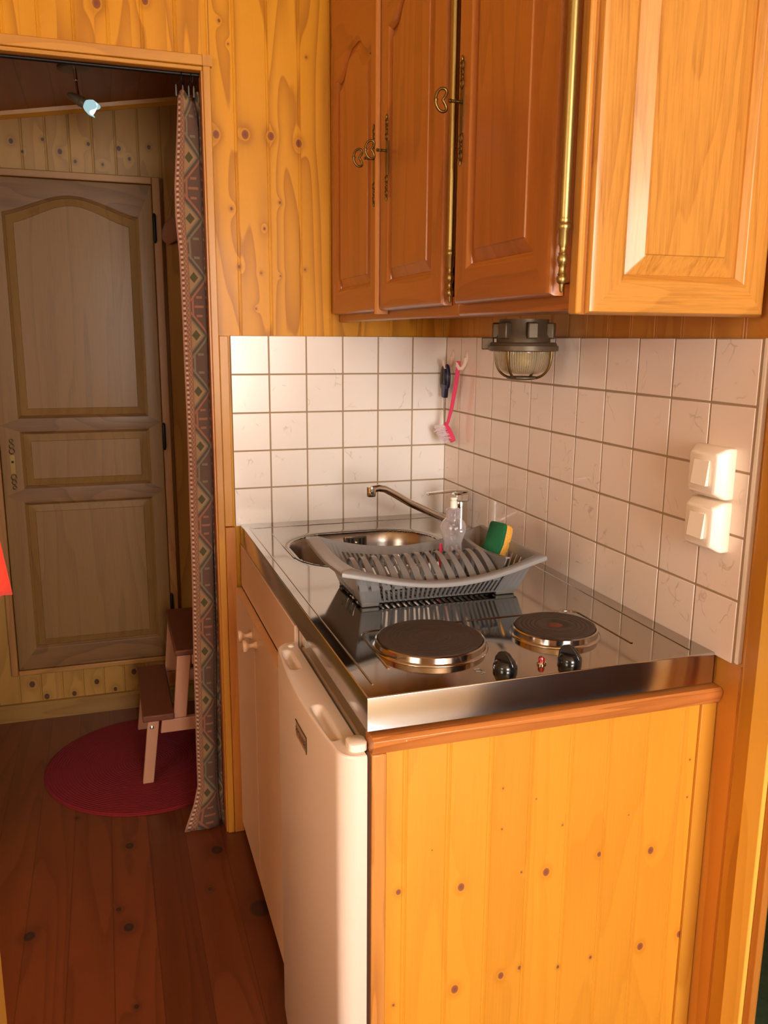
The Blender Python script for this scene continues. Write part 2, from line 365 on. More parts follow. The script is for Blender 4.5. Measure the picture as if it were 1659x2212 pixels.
def kilim():
    g = G('kilim_curtain')
    uvn = g.n('ShaderNodeUVMap'); sp = g.n('ShaderNodeSeparateXYZ', {0: uvn.outputs[0]}); u = sp.outputs[0]; v = sp.outputs[1]
    # u, v in metres of cloth. repeat the band every 0.088 m of cloth
    U = g.math('MULTIPLY', g.math('FRACT', g.math('DIVIDE', u, .092)), .092)
    weave = g.noise(uvn.outputs[0], 900, 2, .5)
    H = .1425
    vv = g.math('FRACT', g.math('DIVIDE', v, H))
    d = g.math('MULTIPLY', g.math('ABSOLUTE', g.math('SUBTRACT', vv, .5)), H)      # distance to nearest lozenge row, 0..H/2
    e = g.math('SUBTRACT', H/2, d)                                              # distance to the hook row
    cell = g.math('FRACT', g.math('MULTIPLY', g.math('FLOOR', g.math('ADD', g.math('DIVIDE', v, H), .5)), .5))  # 0 or .5
    isp = g.math('LESS_THAN', cell, .25)
    def c(x): return lin(x)
    brown = c('#62483a'); beige = c('#9c7a54'); olive = c('#504a2c'); grey = c('#7a6e56'); pinkc = c('#986248'); dark = c('#57483a'); rose = c('#a87860'); pale = c('#d3b093')
    u0 = .030
    x = g.math('SUBTRACT', U, u0)
    s = g.math('ADD', x, d)
    hook = g.mix(isp, grey, pinkc)
    col = g.mix(0.0, brown, brown)
    col = brown
    def over(mask, cc):
        nonlocal col
        nd = g.n('ShaderNodeMix', {0: mask}, data_type='RGBA')
        for idx, val in ((6, col), (7, cc)):
            if isinstance(val, bpy.types.NodeSocket): g.t.links.new(val, nd.inputs[idx])
            else: nd.inputs[idx].default_value = val
        col = nd.outputs[2]
    lt = lambda a, b: g.math('LESS_THAN', a, b)
    AND = lambda a, b: g.math('MULTIPLY', a, b)
    # chevron hook band
    over(AND(lt(.052, s), lt(s, .060)), hook)
    over(AND(lt(.042, s), lt(s, .052)), dark)
    over(lt(s, .042), grey)
    over(lt(s, .036), beige)
    dx = g.math('ABSOLUTE', g.math('SUBTRACT', x, .014))
    over(lt(g.math('ADD', dx, d), .0135), olive)
    # hook row stem and return tips
    xx = g.math('SUBTRACT', x, .012)
    over(AND(AND(lt(e, .003), lt(0.0, xx)), AND(lt(xx, .03), isp)), pinkc)
    over(AND(AND(lt(.020, e), lt(e, .026)), AND(lt(.018, x), lt(x, .036))), hook)
    over(AND(lt(x, .010), AND(lt(.004, x), lt(e, .026))), hook)
    # left border
    over(lt(x, 0.0), c('#8a5e46'))
    bx = g.math('FRACT', g.math('DIVIDE', g.math('ADD', v, g.math('MULTIPLY', g.math('FLOOR', g.math('DIVIDE', U, .005)), .006)), .012))
    over(AND(lt(x, -.003), lt(bx, .45)), c('#a87a5c'))
    over(lt(U, .014), c('#7c4a38'))
    t1 = g.math('FRACT', g.math('DIVIDE', v, .0125))
    over(AND(lt(U, .014), lt(t1, .5)), pale)
    over(lt(U, .006), rose)
    fin = g.mix(g.math('MULTIPLY', weave, .45), col, lin('#3a2a20'))
    bn = g.n('ShaderNodeBump', {'Strength': .3, 'Distance': .001, 'Height': weave})
    g.bsdf(Base_Color=fin, Roughness=.95, Normal=bn.outputs[0]); return g.m
M['kilim'] = kilim()
def emit(name, col, st):
    g = G(name); e = g.n('ShaderNodeEmission', {0: lin(col), 1: st}); g.t.links.new(e.outputs[0], g.out.inputs[0]); return g.m
M['lampglow'] = emit('lamp_glow', '#dff4ff', 6.0)
M['lampglass'] = emit('lamp_frosted_glass', '#b4d8dc', .9)

# ------------------------------------------------------------------ panelling helper
def panelling(mb, ax, u0, u1, z0, z1, plane, nrm, pitch, origin, zf=None, mi=0):
    """vertical tongue-and-groove boards on plane; ax = 'x' or 'y'; nrm = +1/-1 direction of the visible side"""
    g_ = .0011
    prof = [(0, -g_), (.0014, 0), (pitch-.0075, 0), (pitch-.0062, -g_), (pitch-.0050, -.0002), (pitch-.0026, -.0002), (pitch-.0014, -g_)]
    us = []
    k = math.floor((u0-origin)/pitch)-1
    while origin+k*pitch < u1:
        for a, d in prof:
            uu = origin+k*pitch+a
            if u0 < uu < u1: us.append((uu, d))
        k += 1
    us = [(u0, 0)]+us+[(u1, 0)]
    L0, L1 = [], []
    for uu, d in us:
        top = zf(uu) if zf else z1
        for L, z in ((L0, z0), (L1, top)):
            L.append((uu, plane+nrm*d, z) if ax == 'x' else (plane+nrm*d, uu, z))
    mb.loft([L0, L1], closed=False, mi=mi)

# ------------------------------------------------------------------ STRUCTURE
F = -.9
CH = 1.55      # main room ceiling
# floor
mb = MB(); mb.box(-3.2, 3.2, -4.7, 1.1, F-.05, F)
mb.build('floor', M['floorwood'], kind='structure')
# back wall with door opening (plane y=0.008)
wb = root_struct('wall_back')
mb = MB(); panelling(mb, 'x', -.627, .06, F, CH, .008, -1, .08, -.566)
mb.build('panelling', M['pine_back'], wb)
mb = MB(); panelling(mb, 'x', -1.42, -.629, 1.14, CH, .010, -1, .0755, -.627)
mb.build('panelling_above_doorway', M['pine_back'], wb)
mb = MB(); panelling(mb, 'x', -3.2, -1.42, F, CH, .008, -1, .08, -.566)
mb.build('panelling_left', M['pine_back'], wb)
mb = MB(); mb.box(-3.2, -1.425, .012, .045, F, CH).box(-.64, .06, .012, .045, F, CH).box(-1.425, -.64, .013, .045, 1.12, CH)
mb.build('wall_core', M['post_red'], wb)
# door casing
tr = root_struct('trim_1')
MB().box(-.646, -.628, -.008, .03, F, 1.128).build('casing_right', M['trim_z'], tr, .002)
MB().box(-1.43, -.646, -.008, .012, 1.128, 1.152).build('casing_top', M['trim_x'], tr, .002)
mb = MB(); mb.loft([[(-.646, -.008, 1.128), (-.624, -.008, 1.152), (-.646, -.008, 1.152)], [(-.646, .012, 1.128), (-.624, .012, 1.152), (-.646, .012, 1.152)]], True, True, True)
mb.loft([[(-.6462, -.008, 1.1278), (-.624, -.008, 1.152), (-.624, -.008, 1.1278)], [(-.6462, .012, 1.1278), (-.624, .012, 1.152), (-.624, .012, 1.1278)]], True, True, True)
mb.build('casing_mitre', M['trim_z'], tr)
MB().box(-1.43, -.646, -.002, .018, 1.118, 1.1278).build('door_head', M['trim_x'], tr, .002)
MB().box(-.650, -.6462, 0.0, .048, F, 1.118).build('door_jamb', M['post_red'], tr)
MB().box(-1.43, -1.41, -.008, .045, F, 1.104).build('casing_left', M['trim_z'], tr, .002)
# reddish post beside the base cabinet below the tiles
MB().box(-.6275, -.600, -.010, .0075, F, -.002).build('trim_2', M['post_red'], kind='structure', bevel=.002)
MB().box(-.6275, -.605, -.004, .0078, .0, .498).build('trim_3', M['trim_z'], kind='structure', bevel=.0015)
# right wall
wr = root_struct('wall_right')
mb = MB(); panelling(mb, 'y', -1.310, .008, F, CH, .010, -1, .0735, -1.221)
mb.build('panelling', M['pine_right'], wr)
MB().box(.014, .019, -1.305, .008, F, CH).build('wall_core', M['post_red'], wr)
# door casing at the end of the right wall (several mouldings)
t2 = root_struct('trim_4')
MB().box(-.004, .010, -1.262, -1.226, F, CH).build('inner_moulding', M['trim_z'], t2, .004)
MB().box(-.012, .012, -1.303, -1.2635, F, CH).build('outer_moulding', M['pine_bunk'], t2, .002)
MB().box(-.006, .006, -1.318, -1.3035, F, CH).build('door_lining', M['post_red'], t2, .002)
MB().box(.0, .012, -1.2255, -1.218, F, -.0).build('wall_batten', M['post_red'], t2, .002)
# right wall beyond the doorway, behind the camera
mb = MB(); panelling(mb, 'y', -4.6, -2.15, F, CH, .010, -1, .0735, -1.221)
mb.build('wall_right_rear', M['pine_pale'], kind='structure')
MB().box(.0, .05, -2.15, -1.322, 1.15, CH).build('wall_right_lintel', M['pine_right'], kind='structure')
# other room seen through the right doorway
mb = MB(); panelling(mb, 'y', -3.0, 1.1, F, CH, 2.6, -1, .09, 0)
mb.build('wall_east', M['pine_ceil'], kind='structure')
MB().box(.06, 2.6, 1.0, 1.05, F, CH).build('wall_north', M['pine_ceil'], kind='structure')
MB().box(.06, 2.6, -3.05, -3.0, F, CH).build('wall_south', M['post_red'], kind='structure')
# left + rear of the main room
mb = MB(); panelling(mb, 'y', -4.6, .008, F, CH, -3.1, 1, .09, 0)
mb.build('wall_left', M['pine_pale'], kind='structure')
mb = MB(); panelling(mb, 'x', -3.1, .05, F, CH, -4.6, 1, .09, 0)
mb.build('wall_front', M['pine_pale'], kind='structure')
MB().box(-3.2, 3.2, -4.7, .05, CH, CH+.04).build('ceiling', M['pine_pale'], kind='structure')
# hall behind the doorway
zc = lambda x: 1.2+.165*(x+1.182)
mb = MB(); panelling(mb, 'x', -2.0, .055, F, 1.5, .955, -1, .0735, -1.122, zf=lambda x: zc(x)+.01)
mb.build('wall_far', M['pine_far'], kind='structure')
mb = MB(); mb.loft([[(-2.0, .046, zc(-2.0)), (.055, .046, zc(.055))], [(-2.0, 1.0, zc(-2.0)), (.055, 1.0, zc(.055))]], closed=False)
mb.loft([[(-2.0, .046, zc(-2.0)+.02), (.055, .046, zc(.055)+.02)], [(-2.0, 1.0, zc(-2.0)+.02), (.055, 1.0, zc(.055)+.02)]], closed=False)
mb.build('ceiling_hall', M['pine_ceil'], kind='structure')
MB().box(-2.05, -2.0, .046, 1.0, F, 1.5).build('wall_west', M['pine_far'], kind='structure')
MB().box(.02, .055, .046, 1.0, F, 1.5).build('wall_hall_right', M['pine_far'], kind='structure')
mb = MB()
mb.loft([[(x, y, zc(x)-d) for (y, d) in ((.955, 0), (.935, 0), (.938, .012), (.950, .022), (.955, .022))] for x in (-2.0, .02)], True, True, True)
mb.build('trim_5', M['trim_x'], kind='structure')
mb = MB(); mb.loft([[(x, y, z) for (y, z) in ((.955, F), (.938, F), (.938, F+.055), (.945, F+.064), (.955, F+.066))] for x in (-2.0, .02)], True, True, True)
mb.build('baseboard_far', wood('hall_baseboard', '#8e6832', '#6a481e', 'x', 'z'), kind='structure')

# ------------------------------------------------------------------ framed panel helper (doors)
def arch_fn(kind, w0, w1, side, peak):
    def f(u):
        t = (u-w0)/(w1-w0)
        if kind == 'flat': return side
        if kind == 'cathedral':
            s = min(1, max(0, (min(t, 1-t)-.06)/.34)); return side+(peak-side)*(s*s*(3-2*s))
        s = min(t, 1-t)*2
        s = s*s*(3-2*s)*.55+math.sin(min(1, s)*PI/2)*.45
        return side+(peak-side)*s
    return f
def frame_loop(u0, u1, z0, ztop, n=20):
    L = []
    for i in range(n): L.append((u0+(u1-u0)*i/n, z0))
    for i in range(6): L.append((u1, z0+(ztop(u1)-z0)*i/6))
    for i in range(n): uu = u1+(u0-u1)*i/n; L.append((uu, ztop(uu)))
    for i in range(6): L.append((u0, ztop(u0)+(z0-ztop(u0))*i/6))
    return L
NSEG = 20
def side_of(j):
    if j < NSEG: return 1
    if j < NSEG+6: return 0
    if j < 2*NSEG+6: return 1
    return 0
def framed(parent, W, opens, depth, mapf, mats, names=('door_frame', 'panel'), edge=.004, panel_in=.034, sunk=.007):
    """W=(u0,u1,z0,z1) outer; opens=list of (u0,u1,z0,topfn). mapf(u,z,d)->xyz, d outward"""
    u0, u1, z0, z1 = W
    fr = MB(); pans = []
    zs = [z0]+[]
    # each opening owns a horizontal slice of the frame
    opens = sorted(opens, key=lambda o: o[2]); cuts = [z0]
    for a, b in zip(opens, opens[1:]): cuts.append((max(a[3](a[0]), a[3]((a[0]+a[1])/2))+b[2])/2)
    cuts.append(z1)
    for k, (a0, a1, b0, tf) in enumerate(opens):
        zl, zh = cuts[k], cuts[k+1]
        bot_e = edge if k == 0 else 0; top_e = edge if k == len(opens)-1 else 0
        O = lambda ins, d: [mapf(min(max(p[0], u0+ins), u1-ins), min(max(p[1], zl+(ins if k == 0 else 0)), zh-(ins if k == len(opens)-1 else 0)), d) for p in frame_loop(u0, u1, zl, lambda u: zh, NSEG)]
        I = lambda ins, d: [mapf(p[0], p[1], d) for p in frame_loop(a0+ins, a1-ins, b0+ins, lambda u, ins=ins: tf(a0+(u-a0-ins)*(a1-a0)/(a1-a0-2*ins))-ins, NSEG)]
        # full height stiles: push the first loop of the opening straight out to the stile edge
        fr.loft([O(0, 0), O(0, depth-edge*1.2), O(edge*.5, depth-edge*.3), O(edge*1.5, depth), I(0, depth), I(.003, depth-.0015), I(.006, depth-.005), I(.010, depth-sunk), I(.011, depth-sunk-.004)], mif=side_of)
        fr.loft([O(0, 0), I(.012, 0), I(.011, depth-sunk-.004)], mif=side_of)
        P = MB()
        P.loft([I(.009, depth-sunk-.0035), I(.011, depth-sunk-.003), I(panel_in, depth-.003), I(panel_in+.0015, depth-.001)], cap1=True, cap0=True)
        pans.append(P)
    f = fr.build(names[0], mats, parent, smooth=30)
    ps = [P.build(names[1], [mats[0]], f, smooth=30) for P in pans]
    for o_ in [f]+ps:
        w_ = o_.modifiers.new('weighted', 'WEIGHTED_NORMAL'); w_.keep_sharp = True; w_.weight = 100
    return f, ps

# ------------------------------------------------------------------ hall door
dr = root_struct('door_1', (-.99, .955, F))
mp = lambda u, z, d: (u, .950-d, z)
a_up = arch_fn('cathedral2', -1.200, -.768, .895, .955)
lf, ps = framed(dr, (-1.266, -.720, -.700, 1.003), [(-1.203, -.766, -.622, lambda u: -.080), (-1.200, -.766, -.032, lambda u: .170), (-1.202, -.767, .213, a_up)], .020, mp, [M['oak_door'], M['oak_door_h']], ('door_leaf', 'panel'))
for (x0, x1, z0, z1, m) in ((-.7195, -.692, -.72, 1.028, 'trim_z'), (-1.292, -1.267, -.72, 1.028, 'trim_z'), (-1.2669, -.7196, 1.004, 1.028, 'trim_x'), (-1.2669, -.7196, -.72, -.701, 'trim_x')):
    MB().box(x0, x1, .928, .954, z0, z1).build('casing', wood('hall_casing', '#a5743a', '#7a4a20', 'z' if m == 'trim_z' else 'x', 'x' if m == 'trim_z' else 'z'), dr, .003)
for z in (.86, .14, -.50):
    h = MB().lathe([(.001, -.050), (.0045, -.046), (.006, -.04), (.006, .04), (.0045, .046), (.001, .05)], (-.7165, .922, z), n=14).build('hinge', M['iron'], dr)
mb = MB()
mb.box(-1.236, -1.221, .9265, .9295, .025, .09)
for k in range(3):
    for sgn, b in ((1, .094), (-1, .021)):
        zz = b+sgn*(.009+.018*k); r = .0085-.0015*k
        mb.tube([(-1.2285+r*math.cos(t*PI/6), .927, zz+r*math.sin(t*PI/6)*1.1) for t in range(12)], .0017, 6, closed=True)
ek = mb.build('escutcheon', M['brass_dark'], dr)
MB().lathe([(.0045, 0), (.0045, .0015)], (-1.2285, .9265, .066), (0, -1, 0), 12).build('keyhole', M['iron'], ek)

# ------------------------------------------------------------------ tiled splashbacks
def tiles(name, ax, n, rows, mat, label, last=None):
    t = thing(name, (0, 0, 0), label, 'tiles')
    mb = MB(); g = .0019
    for i in range(n):
        for r in range(rows):
            a, b = -.1*(i+1)+g, -.1*i-g; z0, z1 = .1*r+g, .1*(r+1)-g
            if r == 0: z0 = -.0015
            if i == 0: b = -.0006
            j = .0
            if ax == 'x': mb.box(a, b, 0, .0065, z0, z1)
            else: mb.box(0, .0065, a, b, z0, z1)
    mb.build('tiles', mat, t, .0009, seg=2)
    mb = MB()
    if ax == 'x': mb.box(-.1*n+.001, 0.006, .0011, .0078, 0.0, .1*rows-.001)
    else: mb.box(.0011, .0095, -.1*n-.003, -.0005, -.001, .1*rows-.001)
    mb.build('grout', M['grout'], t)
    return t
tiles('tile_splashback', 'x', 6, 5, M['tile_b'], 'white square wall tiles behind the sink, facing the room')
tr_ = tiles('tile_splashback', 'y', 12, 5, M['tile_r'], 'square wall tiles tinted for warm bounce light along the worktop, with the two switches on them')
MB().box(.0005, .0098, -1.2115, -1.2025, .0, .5).build('edge_bead', M['white_plastic'], tr_, .002, label='cream sealed edge strip')

# ------------------------------------------------------------------ worktop
wt = thing('steel_worktop', (-.29, -.58, 0), 'stainless steel worktop with sunken sink and two electric hotplates', 'worktop')
ZT = .003
X0, X1, Y0, Y1 = -.585, -.0015, -1.160, -.0015
bc = (-.325, -.330); bh = (.190, .170); br_ = .13
def sd_rr(x, y, c, h, r):
    qx = abs(x-c[0])-h[0]+r; qy = abs(y-c[1])-h[1]+r
    return math.hypot(max(qx, 0), max(qy, 0))+min(max(qx, qy), 0)-r
lines = [[(-.570, -.06), (-.566, -1.120)], [(-.026, -.50), (-.032, -1.140)], [(-.525, -.135), (-.522, -.385)],
         [(-.525, -1.070), (-.522, -.925), (-.520, -.916), (-.515, -.908), (-.507, -.903), (-.498, -.901), (-.130, -.901), (-.121, -.903), (-.113, -.908), (-.108, -.916), (-.106, -.925), (-.105, -1.085)],
         [(-.570, -.06), (-.03, -.06)]]
def dseg(px, py, a, b):
    vx, vy = b[0]-a[0], b[1]-a[1]; t = max(0, min(1, ((px-a[0])*vx+(py-a[1])*vy)/(vx*vx+vy*vy)))
    return math.hypot(px-a[0]-t*vx, py-a[1]-t*vy)
def ztop(x, y):
    z = ZT
    s = sd_rr(x, y, bc, bh, br_)
    for k, L in enumerate(lines):
        if k == 3 and not (-1.10 < y < -.88): continue
        d = min(dseg(x, y, a, b) for a, b in zip(L, L[1:]))
        if False: z += (.0016 if k != 3 else -.0018)*math.exp(-(d/.0028)**2)
    if s < .02: z -= .0025*max(0, 1-(max(s, 0)/.02))**2
    return z
NX, NY = 150, 290
mb = MB(); idx = {}
for i in range(NX+1):
    for j in range(NY+1):
        x = X0+(X1-X0)*i/NX; y = Y0+(Y1-Y0)*j/NY
        mb.v.append((x, y, ztop(x, y)))
for i in range(NX):
    for j in range(NY):
        cx = X0+(X1-X0)*(i+.5)/NX; cy = Y0+(Y1-Y0)*(j+.5)/NY
        if sd_rr(cx, cy, bc, bh, br_) < -.004: continue
        a = i*(NY+1)+j; mb.f.append((a, a+NY+1, a+NY+2, a+1)); mb.mi.append(0)
top = mb.build('top_sheet', M['steel'], wt, smooth=60, recalc=False)
for k, L in enumerate(lines):
    L3 = [(a, b, ZT+.0002) for a, b in L]
    MB().tube(L3, .0026 if k == 3 else .0018, 10, sc=(.55, 1), up=(0, 0, 1)).build('pressed_bead', M['steel'], wt, smooth=80)
# lips
mb = MB()
Z = ZT
for pts in ([(X1, Y0), (X0, Y0), (X0, Y1)],):
    prof = [(0, 0), (.0012, -.0006), (.0018, -.002), (.0018, -.051), (.0, -.052)]
    def offp(k, d):
        if k == 0: return (X1, Y0-d)
        if k == 1: return (X0-d, Y0-d)
        return (X0-d, Y1)
    mb.loft([[(*offp(k, d), Z+z) for k in range(3)] for d, z in prof], closed=False)
mb.build('edge_lip', M['steel_lip'], wt, smooth=60)
# sink bowl
def rr_loop(c, h, r, z, n=64):
    L = []
    for k in range(n):
        a = 2*PI*k/n
        dx, dy = math.cos(a), math.sin(a)
        lo, hi = 0, 1.0
        for _ in range(24):
            m_ = (lo+hi)/2
            if sd_rr(c[0]+dx*m_, c[1]+dy*m_, c, h, r) < 0: lo = m_
            else: hi = m_
        L.append((c[0]+dx*lo, c[1]+dy*lo, z))
    return L
mb = MB()
specs = [(.006, ZT-.0002), (.003, ZT-.0008), (0, ZT-.004), (-.004, ZT-.010), (-.010, -.03), (-.018, -.09), (-.028, -.120), (-.05, -.138), (-.09, -.143), (-.13, -.145)]
mb.loft([rr_loop(bc, (bh[0]+o, bh[1]+o), max(br_+o, .02), z) for o, z in specs], cap1=True)
bowl = mb.build('sink_bowl', M['bowl'], wt, smooth=60)
ov = MB(); ov.box(-.345, -.285, -.175, -.171, -.042, -.008).build('overflow_plate', M['bowl'], bowl, .003)
sl = MB()
for k in range(5):
    if k == 2: continue
    sl.box(-.337+.010*k, -.331+.010*k, -.1765, -.1745, -.037, -.014)
sl.build('overflow_slots', M['dark'], bowl, kind='stuff')
MB().lathe([(.004, 0), (.004, .002), (.002, .003)], (-.314, -.1752, -.026), (0, -1, 0), 14).build('screw', M['chrome'], bowl)
MB().lathe([(.035, 0), (.033, .003), (.02, .001), (.001, .001)], (bc[0], bc[1], -.1448), n=24).build('drain', M['chrome'], bowl)
# hotplates
def hotplate(c, r, red):
    mb = MB().lathe([(r+.006, .0), (r+.0055, .0015), (r+.002, .003), (r+.0015, .012), (r-.001, .0135), (r-.0035, .012)], (c[0], c[1], ZT), n=64, caps=False)
    h = mb.build('hotplate', M['chrome_warm'], wt, smooth=50)
    prof = [(r-.0035, .010), (r-.003, .0145), (r-.005, .0155)]
    rr = r-.012
    while rr > .03:
        prof += [(rr, .0155), (rr-.001, .0149), (rr-.0022, .0155)]; rr -= .0075
    prof += [(.024, .0155), (.022, .0142), (.001, .0142)]
    MB().lathe(prof, (c[0], c[1], ZT), n=64).build('iron_plate', M['hob'], h, smooth=50)
    if red: MB().lathe([(.013, 0), (.012, .0004), (.001, .0005)], (c[0], c[1], ZT+.0143), n=24).build('red_dot', M['hob_red'], h)
hotplate((-.428, -.995), .089, False)
hotplate((-.203, -1.003), .071, True)
for k, (x, y) in enumerate(((-.356, -1.124), (-.247, -1.128))):
    b = MB().lathe([(.0190, 0), (.0190, .006), (.0178, .009), (.0150, .0135), (.0120, .0155), (.001, .016)], (x, y, ZT), n=32).build('control_knob', M['black_plastic'], wt, smooth=50)
    a = math.radians(-62+8*k); c_, s_ = math.cos(a), math.sin(a)
    mb = MB(); pr = [(-.018, .004), (-.0175, .017), (-.011, .026), (-.002, .0285), (.006, .026), (.013, .018), (.0178, .010), (.0178, .004)]
    mb.loft([[(x+c_*p-s_*w*(.0035 if q > .012 else .0055), y+s_*p+c_*w*(.0035 if q > .012 else .0055), ZT+q) for p, q in pr] for w in (-1, 1)], True, True, True)
    mb.build('grip', M['black_plastic'], b, .0015)
l = MB().lathe([(.0075, 0), (.0075, .002), (.006, .004), (.0052, .004)], (-.293, -1.122, ZT), n=24).build('indicator_lamp', M['chrome'], wt)
MB().lathe([(.0052, .003), (.0052, .009), (.004, .012), (.001, .0128)], (-.293, -1.122, ZT), n=20).build('lens', M['red_lens'], l)
mb = MB()
for (a, b) in (((-.402, -1.112), (-.392, -1.112)), ((-.402, -1.112), (-.402, -1.120)), ((-.402, -1.120), (-.392, -1.126)), ((-.392, -1.112), (-.392, -1.128)), ((-.398, -1.130), (-.388, -1.124))):
    mb.tube([(a[0], a[1], ZT+.0006), (b[0], b[1], ZT+.0006)], .0007, 6)
mb.build('engraved_mark', M['gasket'], wt, label='small engraved maker mark')

# ------------------------------------------------------------------ tap
tp = thing('mixer_tap', (-.05, -.228, ZT), 'chrome mixer tap with long swivel spout in the far corner of the sink', 'tap')
tx, ty = -.048, -.228
MB().lathe([(.028, 0), (.028, .004), (.022, .007), (.0205, .05), (.020, .072), (.019, .078), (.001, .080)], (tx, ty, ZT), n=28).build('tap_body', M['chrome'], tp, smooth=50)
mb = MB(); mb.loft([[(tx+.019, ty-.018, .080), (tx+.019, ty+.018, .080), (tx-.018, ty+.017, .080), (tx-.018, ty-.017, .080)], [(tx+.021, ty-.019, .104), (tx+.021, ty+.019, .104), (tx-.017, ty+.016, .102), (tx-.017, ty-.016, .102)]], True, True, True)
hd = mb.build('tap_head', M['chrome'], tp, .004)
mb = MB(); mb.loft([[(x, y+w, z+h) for (w, h) in ((-.012*s, 0), (.012*s, 0), (.012*s, .005), (-.012*s, .005))] for (x, y, z, s) in ((tx+.02, ty, .1045, 1), (tx-.02, ty, .1065, 1), (tx-.065, ty-.012, .106, .75), (tx-.100, ty-.02, .105, .6))], True, True, True)
mb.build('tap_lever', M['chrome'], hd, .0015)
sp_ = [(-.062, -.230, .022), (-.085, -.234, .034), (-.14, -.245, .060), (-.20, -.258, .090), (-.245, -.268, .1175), (-.270, -.274, .131), (-.288, -.278, .135), (-.306, -.282, .133)]
mb = MB().tube(sp_, [.0105, .0105, .0098, .0092, .009, .009, .009, .0095], 16)
mb.lathe([(.0115, 0), (.012, .006), (.012, .020), (.0105, .024), (.001, .024)], (-.307, -.282, .140), (0, 0, -1), 20)
mb.build('spout', M['chrome'], tp, smooth=50)

# ------------------------------------------------------------------ dish rack
dk = thing('dish_rack', (-.33, -.71, ZT), 'grey slotted plastic dish rack standing across the sink edge', 'dish rack')
RX0, RX1, RY0, RY1 = -.512, -.152, -.838, -.580       # wall top rectangle (inner side of rim)
BX0, BX1, BY0, BY1 = -.480, -.160, -.778, -.618        # base rectangle
def rimz(t): return .097-.034*(1-(2*t-1)**2)**1.0
def topedge(t, side):
    if side == 'f': return Vector((RX0+(RX1-RX0)*t, RY0-.004*math.sin(PI*t), rimz(t)))
    if side == 'b': return Vector((RX0+(RX1-RX0)*t, RY1+.004*math.sin(PI*t), rimz(t)))
    if side == 'l': return Vector((RX0, RY0+(RY1-RY0)*t, .097-.008*math.sin(PI*t)))
    return Vector((RX1, RY0+(RY1-RY0)*t, .097-.004*math.sin(PI*t)))
def baseedge(t, side, z=.012):
    if side == 'f': return Vector((BX0+(BX1-BX0)*t, BY0, z))
    if side == 'b': return Vector((BX0+(BX1-BX0)*t, BY1, z))
    if side == 'l': return Vector((BX0, BY0+(BY1-BY0)*t, z))
    return Vector((BX1, BY0+(BY1-BY0)*t, z))
# rim: flat band all round
per = []
for side, rev in (('f', 0), ('r', 0), ('b', 1), ('l', 1)):
    for k in range(24):
        t = k/24; t = 1-t if rev else t
        per.append((side, t))
cen = Vector((-.337, -.71, 0))
def outw(side, t):
    cx, cy = (0, -1) if side == 'f' else (0, 1) if side == 'b' else (-1, 0) if side == 'l' else (1, 0)
    return Vector((cx, cy, 0))
wl = {'f': .014, 'b': .010, 'l': .026, 'r': .014}
def rim_loop(off, dz):
    L = []
    for (s, t) in per:
        p = topedge(t, s); w = off
        # blend the outward offset toward the corners
        ox = (p.x-(RX0+RX1)/2)/((RX1-RX0)/2); oy = (p.y-(RY0+RY1)/2)/((RY1-RY0)/2)
        wx = (wl['r'] if ox > 0 else wl['l'])*w; wy = (wl['b'] if oy > 0 else wl['f'])*w
        L.append((p.x+math.copysign(min(1, abs(ox))**6, ox)*wx, p.y+math.copysign(min(1, abs(oy))**6, oy)*wy, p.z+dz))
    return L
mb = MB()
mb.loft([rim_loop(0, -.003), rim_loop(0, 0), rim_loop(.15, .0012), rim_loop(.9, -.001), rim_loop(1, -.003), rim_loop(1, -.009), rim_loop(.85, -.009), rim_loop(.8, -.004), rim_loop(0, -.003)])
mb.build('rim', M['rack'], dk, smooth=50)
def qstrip(mb, A0, A1, B1, B0, th=.0022):
    n = (Vector(A1)-Vector(A0)).cross(Vector(B0)-Vector(A0)).normalized()*th/2
    vs = [Vector(p)+n for p in (A0, A1, B1, B0)]+[Vector(p)-n for p in (A0, A1, B1, B0)]
    mb.add(vs, [(0, 1, 2, 3), (7, 6, 5, 4), (0, 4, 5, 1), (1, 5, 6, 2), (2, 6, 7, 3), (3, 7, 4, 0)])
def lerp(a, b, t): return a+(b-a)*t
def wall(side, nslots, name, s0=.10, s1=.90, slot_top=.80, slot_bot=.10, zb=.012, duty=.5, feet=()):
    mb = MB()
    N_ = nslots; T = [0]
    if s0 > 0: T = [s0*k/4 for k in range(4)]
    seg = []
    for k in range(len(T)): seg.append((T[k], (T[k+1] if k+1 < len(T) else s0), True))
    for k in range(N_):
        a = s0+(s1-s0)*k/N_; b = s0+(s1-s0)*(k+1)/N_; m_ = lerp(a, b, duty)
        seg.append((a, m_, False)); seg.append((m_, b, True))
    for k in range(4): seg.append((s1+(1-s1)*k/4, s1+(1-s1)*(k+1)/4, True))
    for a, b, solid in seg:
        if b-a < 1e-5: continue
        for (h0, h1) in (((0, 1),) if solid else ((0, slot_bot), (slot_top, 1))):
            pa0 = lerp(baseedge(a, side, zb), topedge(a, side), h0); pa1 = lerp(baseedge(a, side, zb), topedge(a, side), h1)
            pb0 = lerp(baseedge(b, side, zb), topedge(b, side), h0); pb1 = lerp(baseedge(b, side, zb), topedge(b, side), h1)
            if h1-h0 > .002: qstrip(mb, pa0, pb0, pb1, pa1)
    return mb.build(name, M['rack'], dk, smooth=30)
wall('f', 26, 'front_wall', .12, .86, .84, .0)
wall('b', 26, 'rear_wall', .10, .86, .72, .06)
wall('l', 5, 'side_wall', .25, .75, .22, .0)
wall('r', 10, 'side_wall', .10, .90, .80, .06, duty=.45)
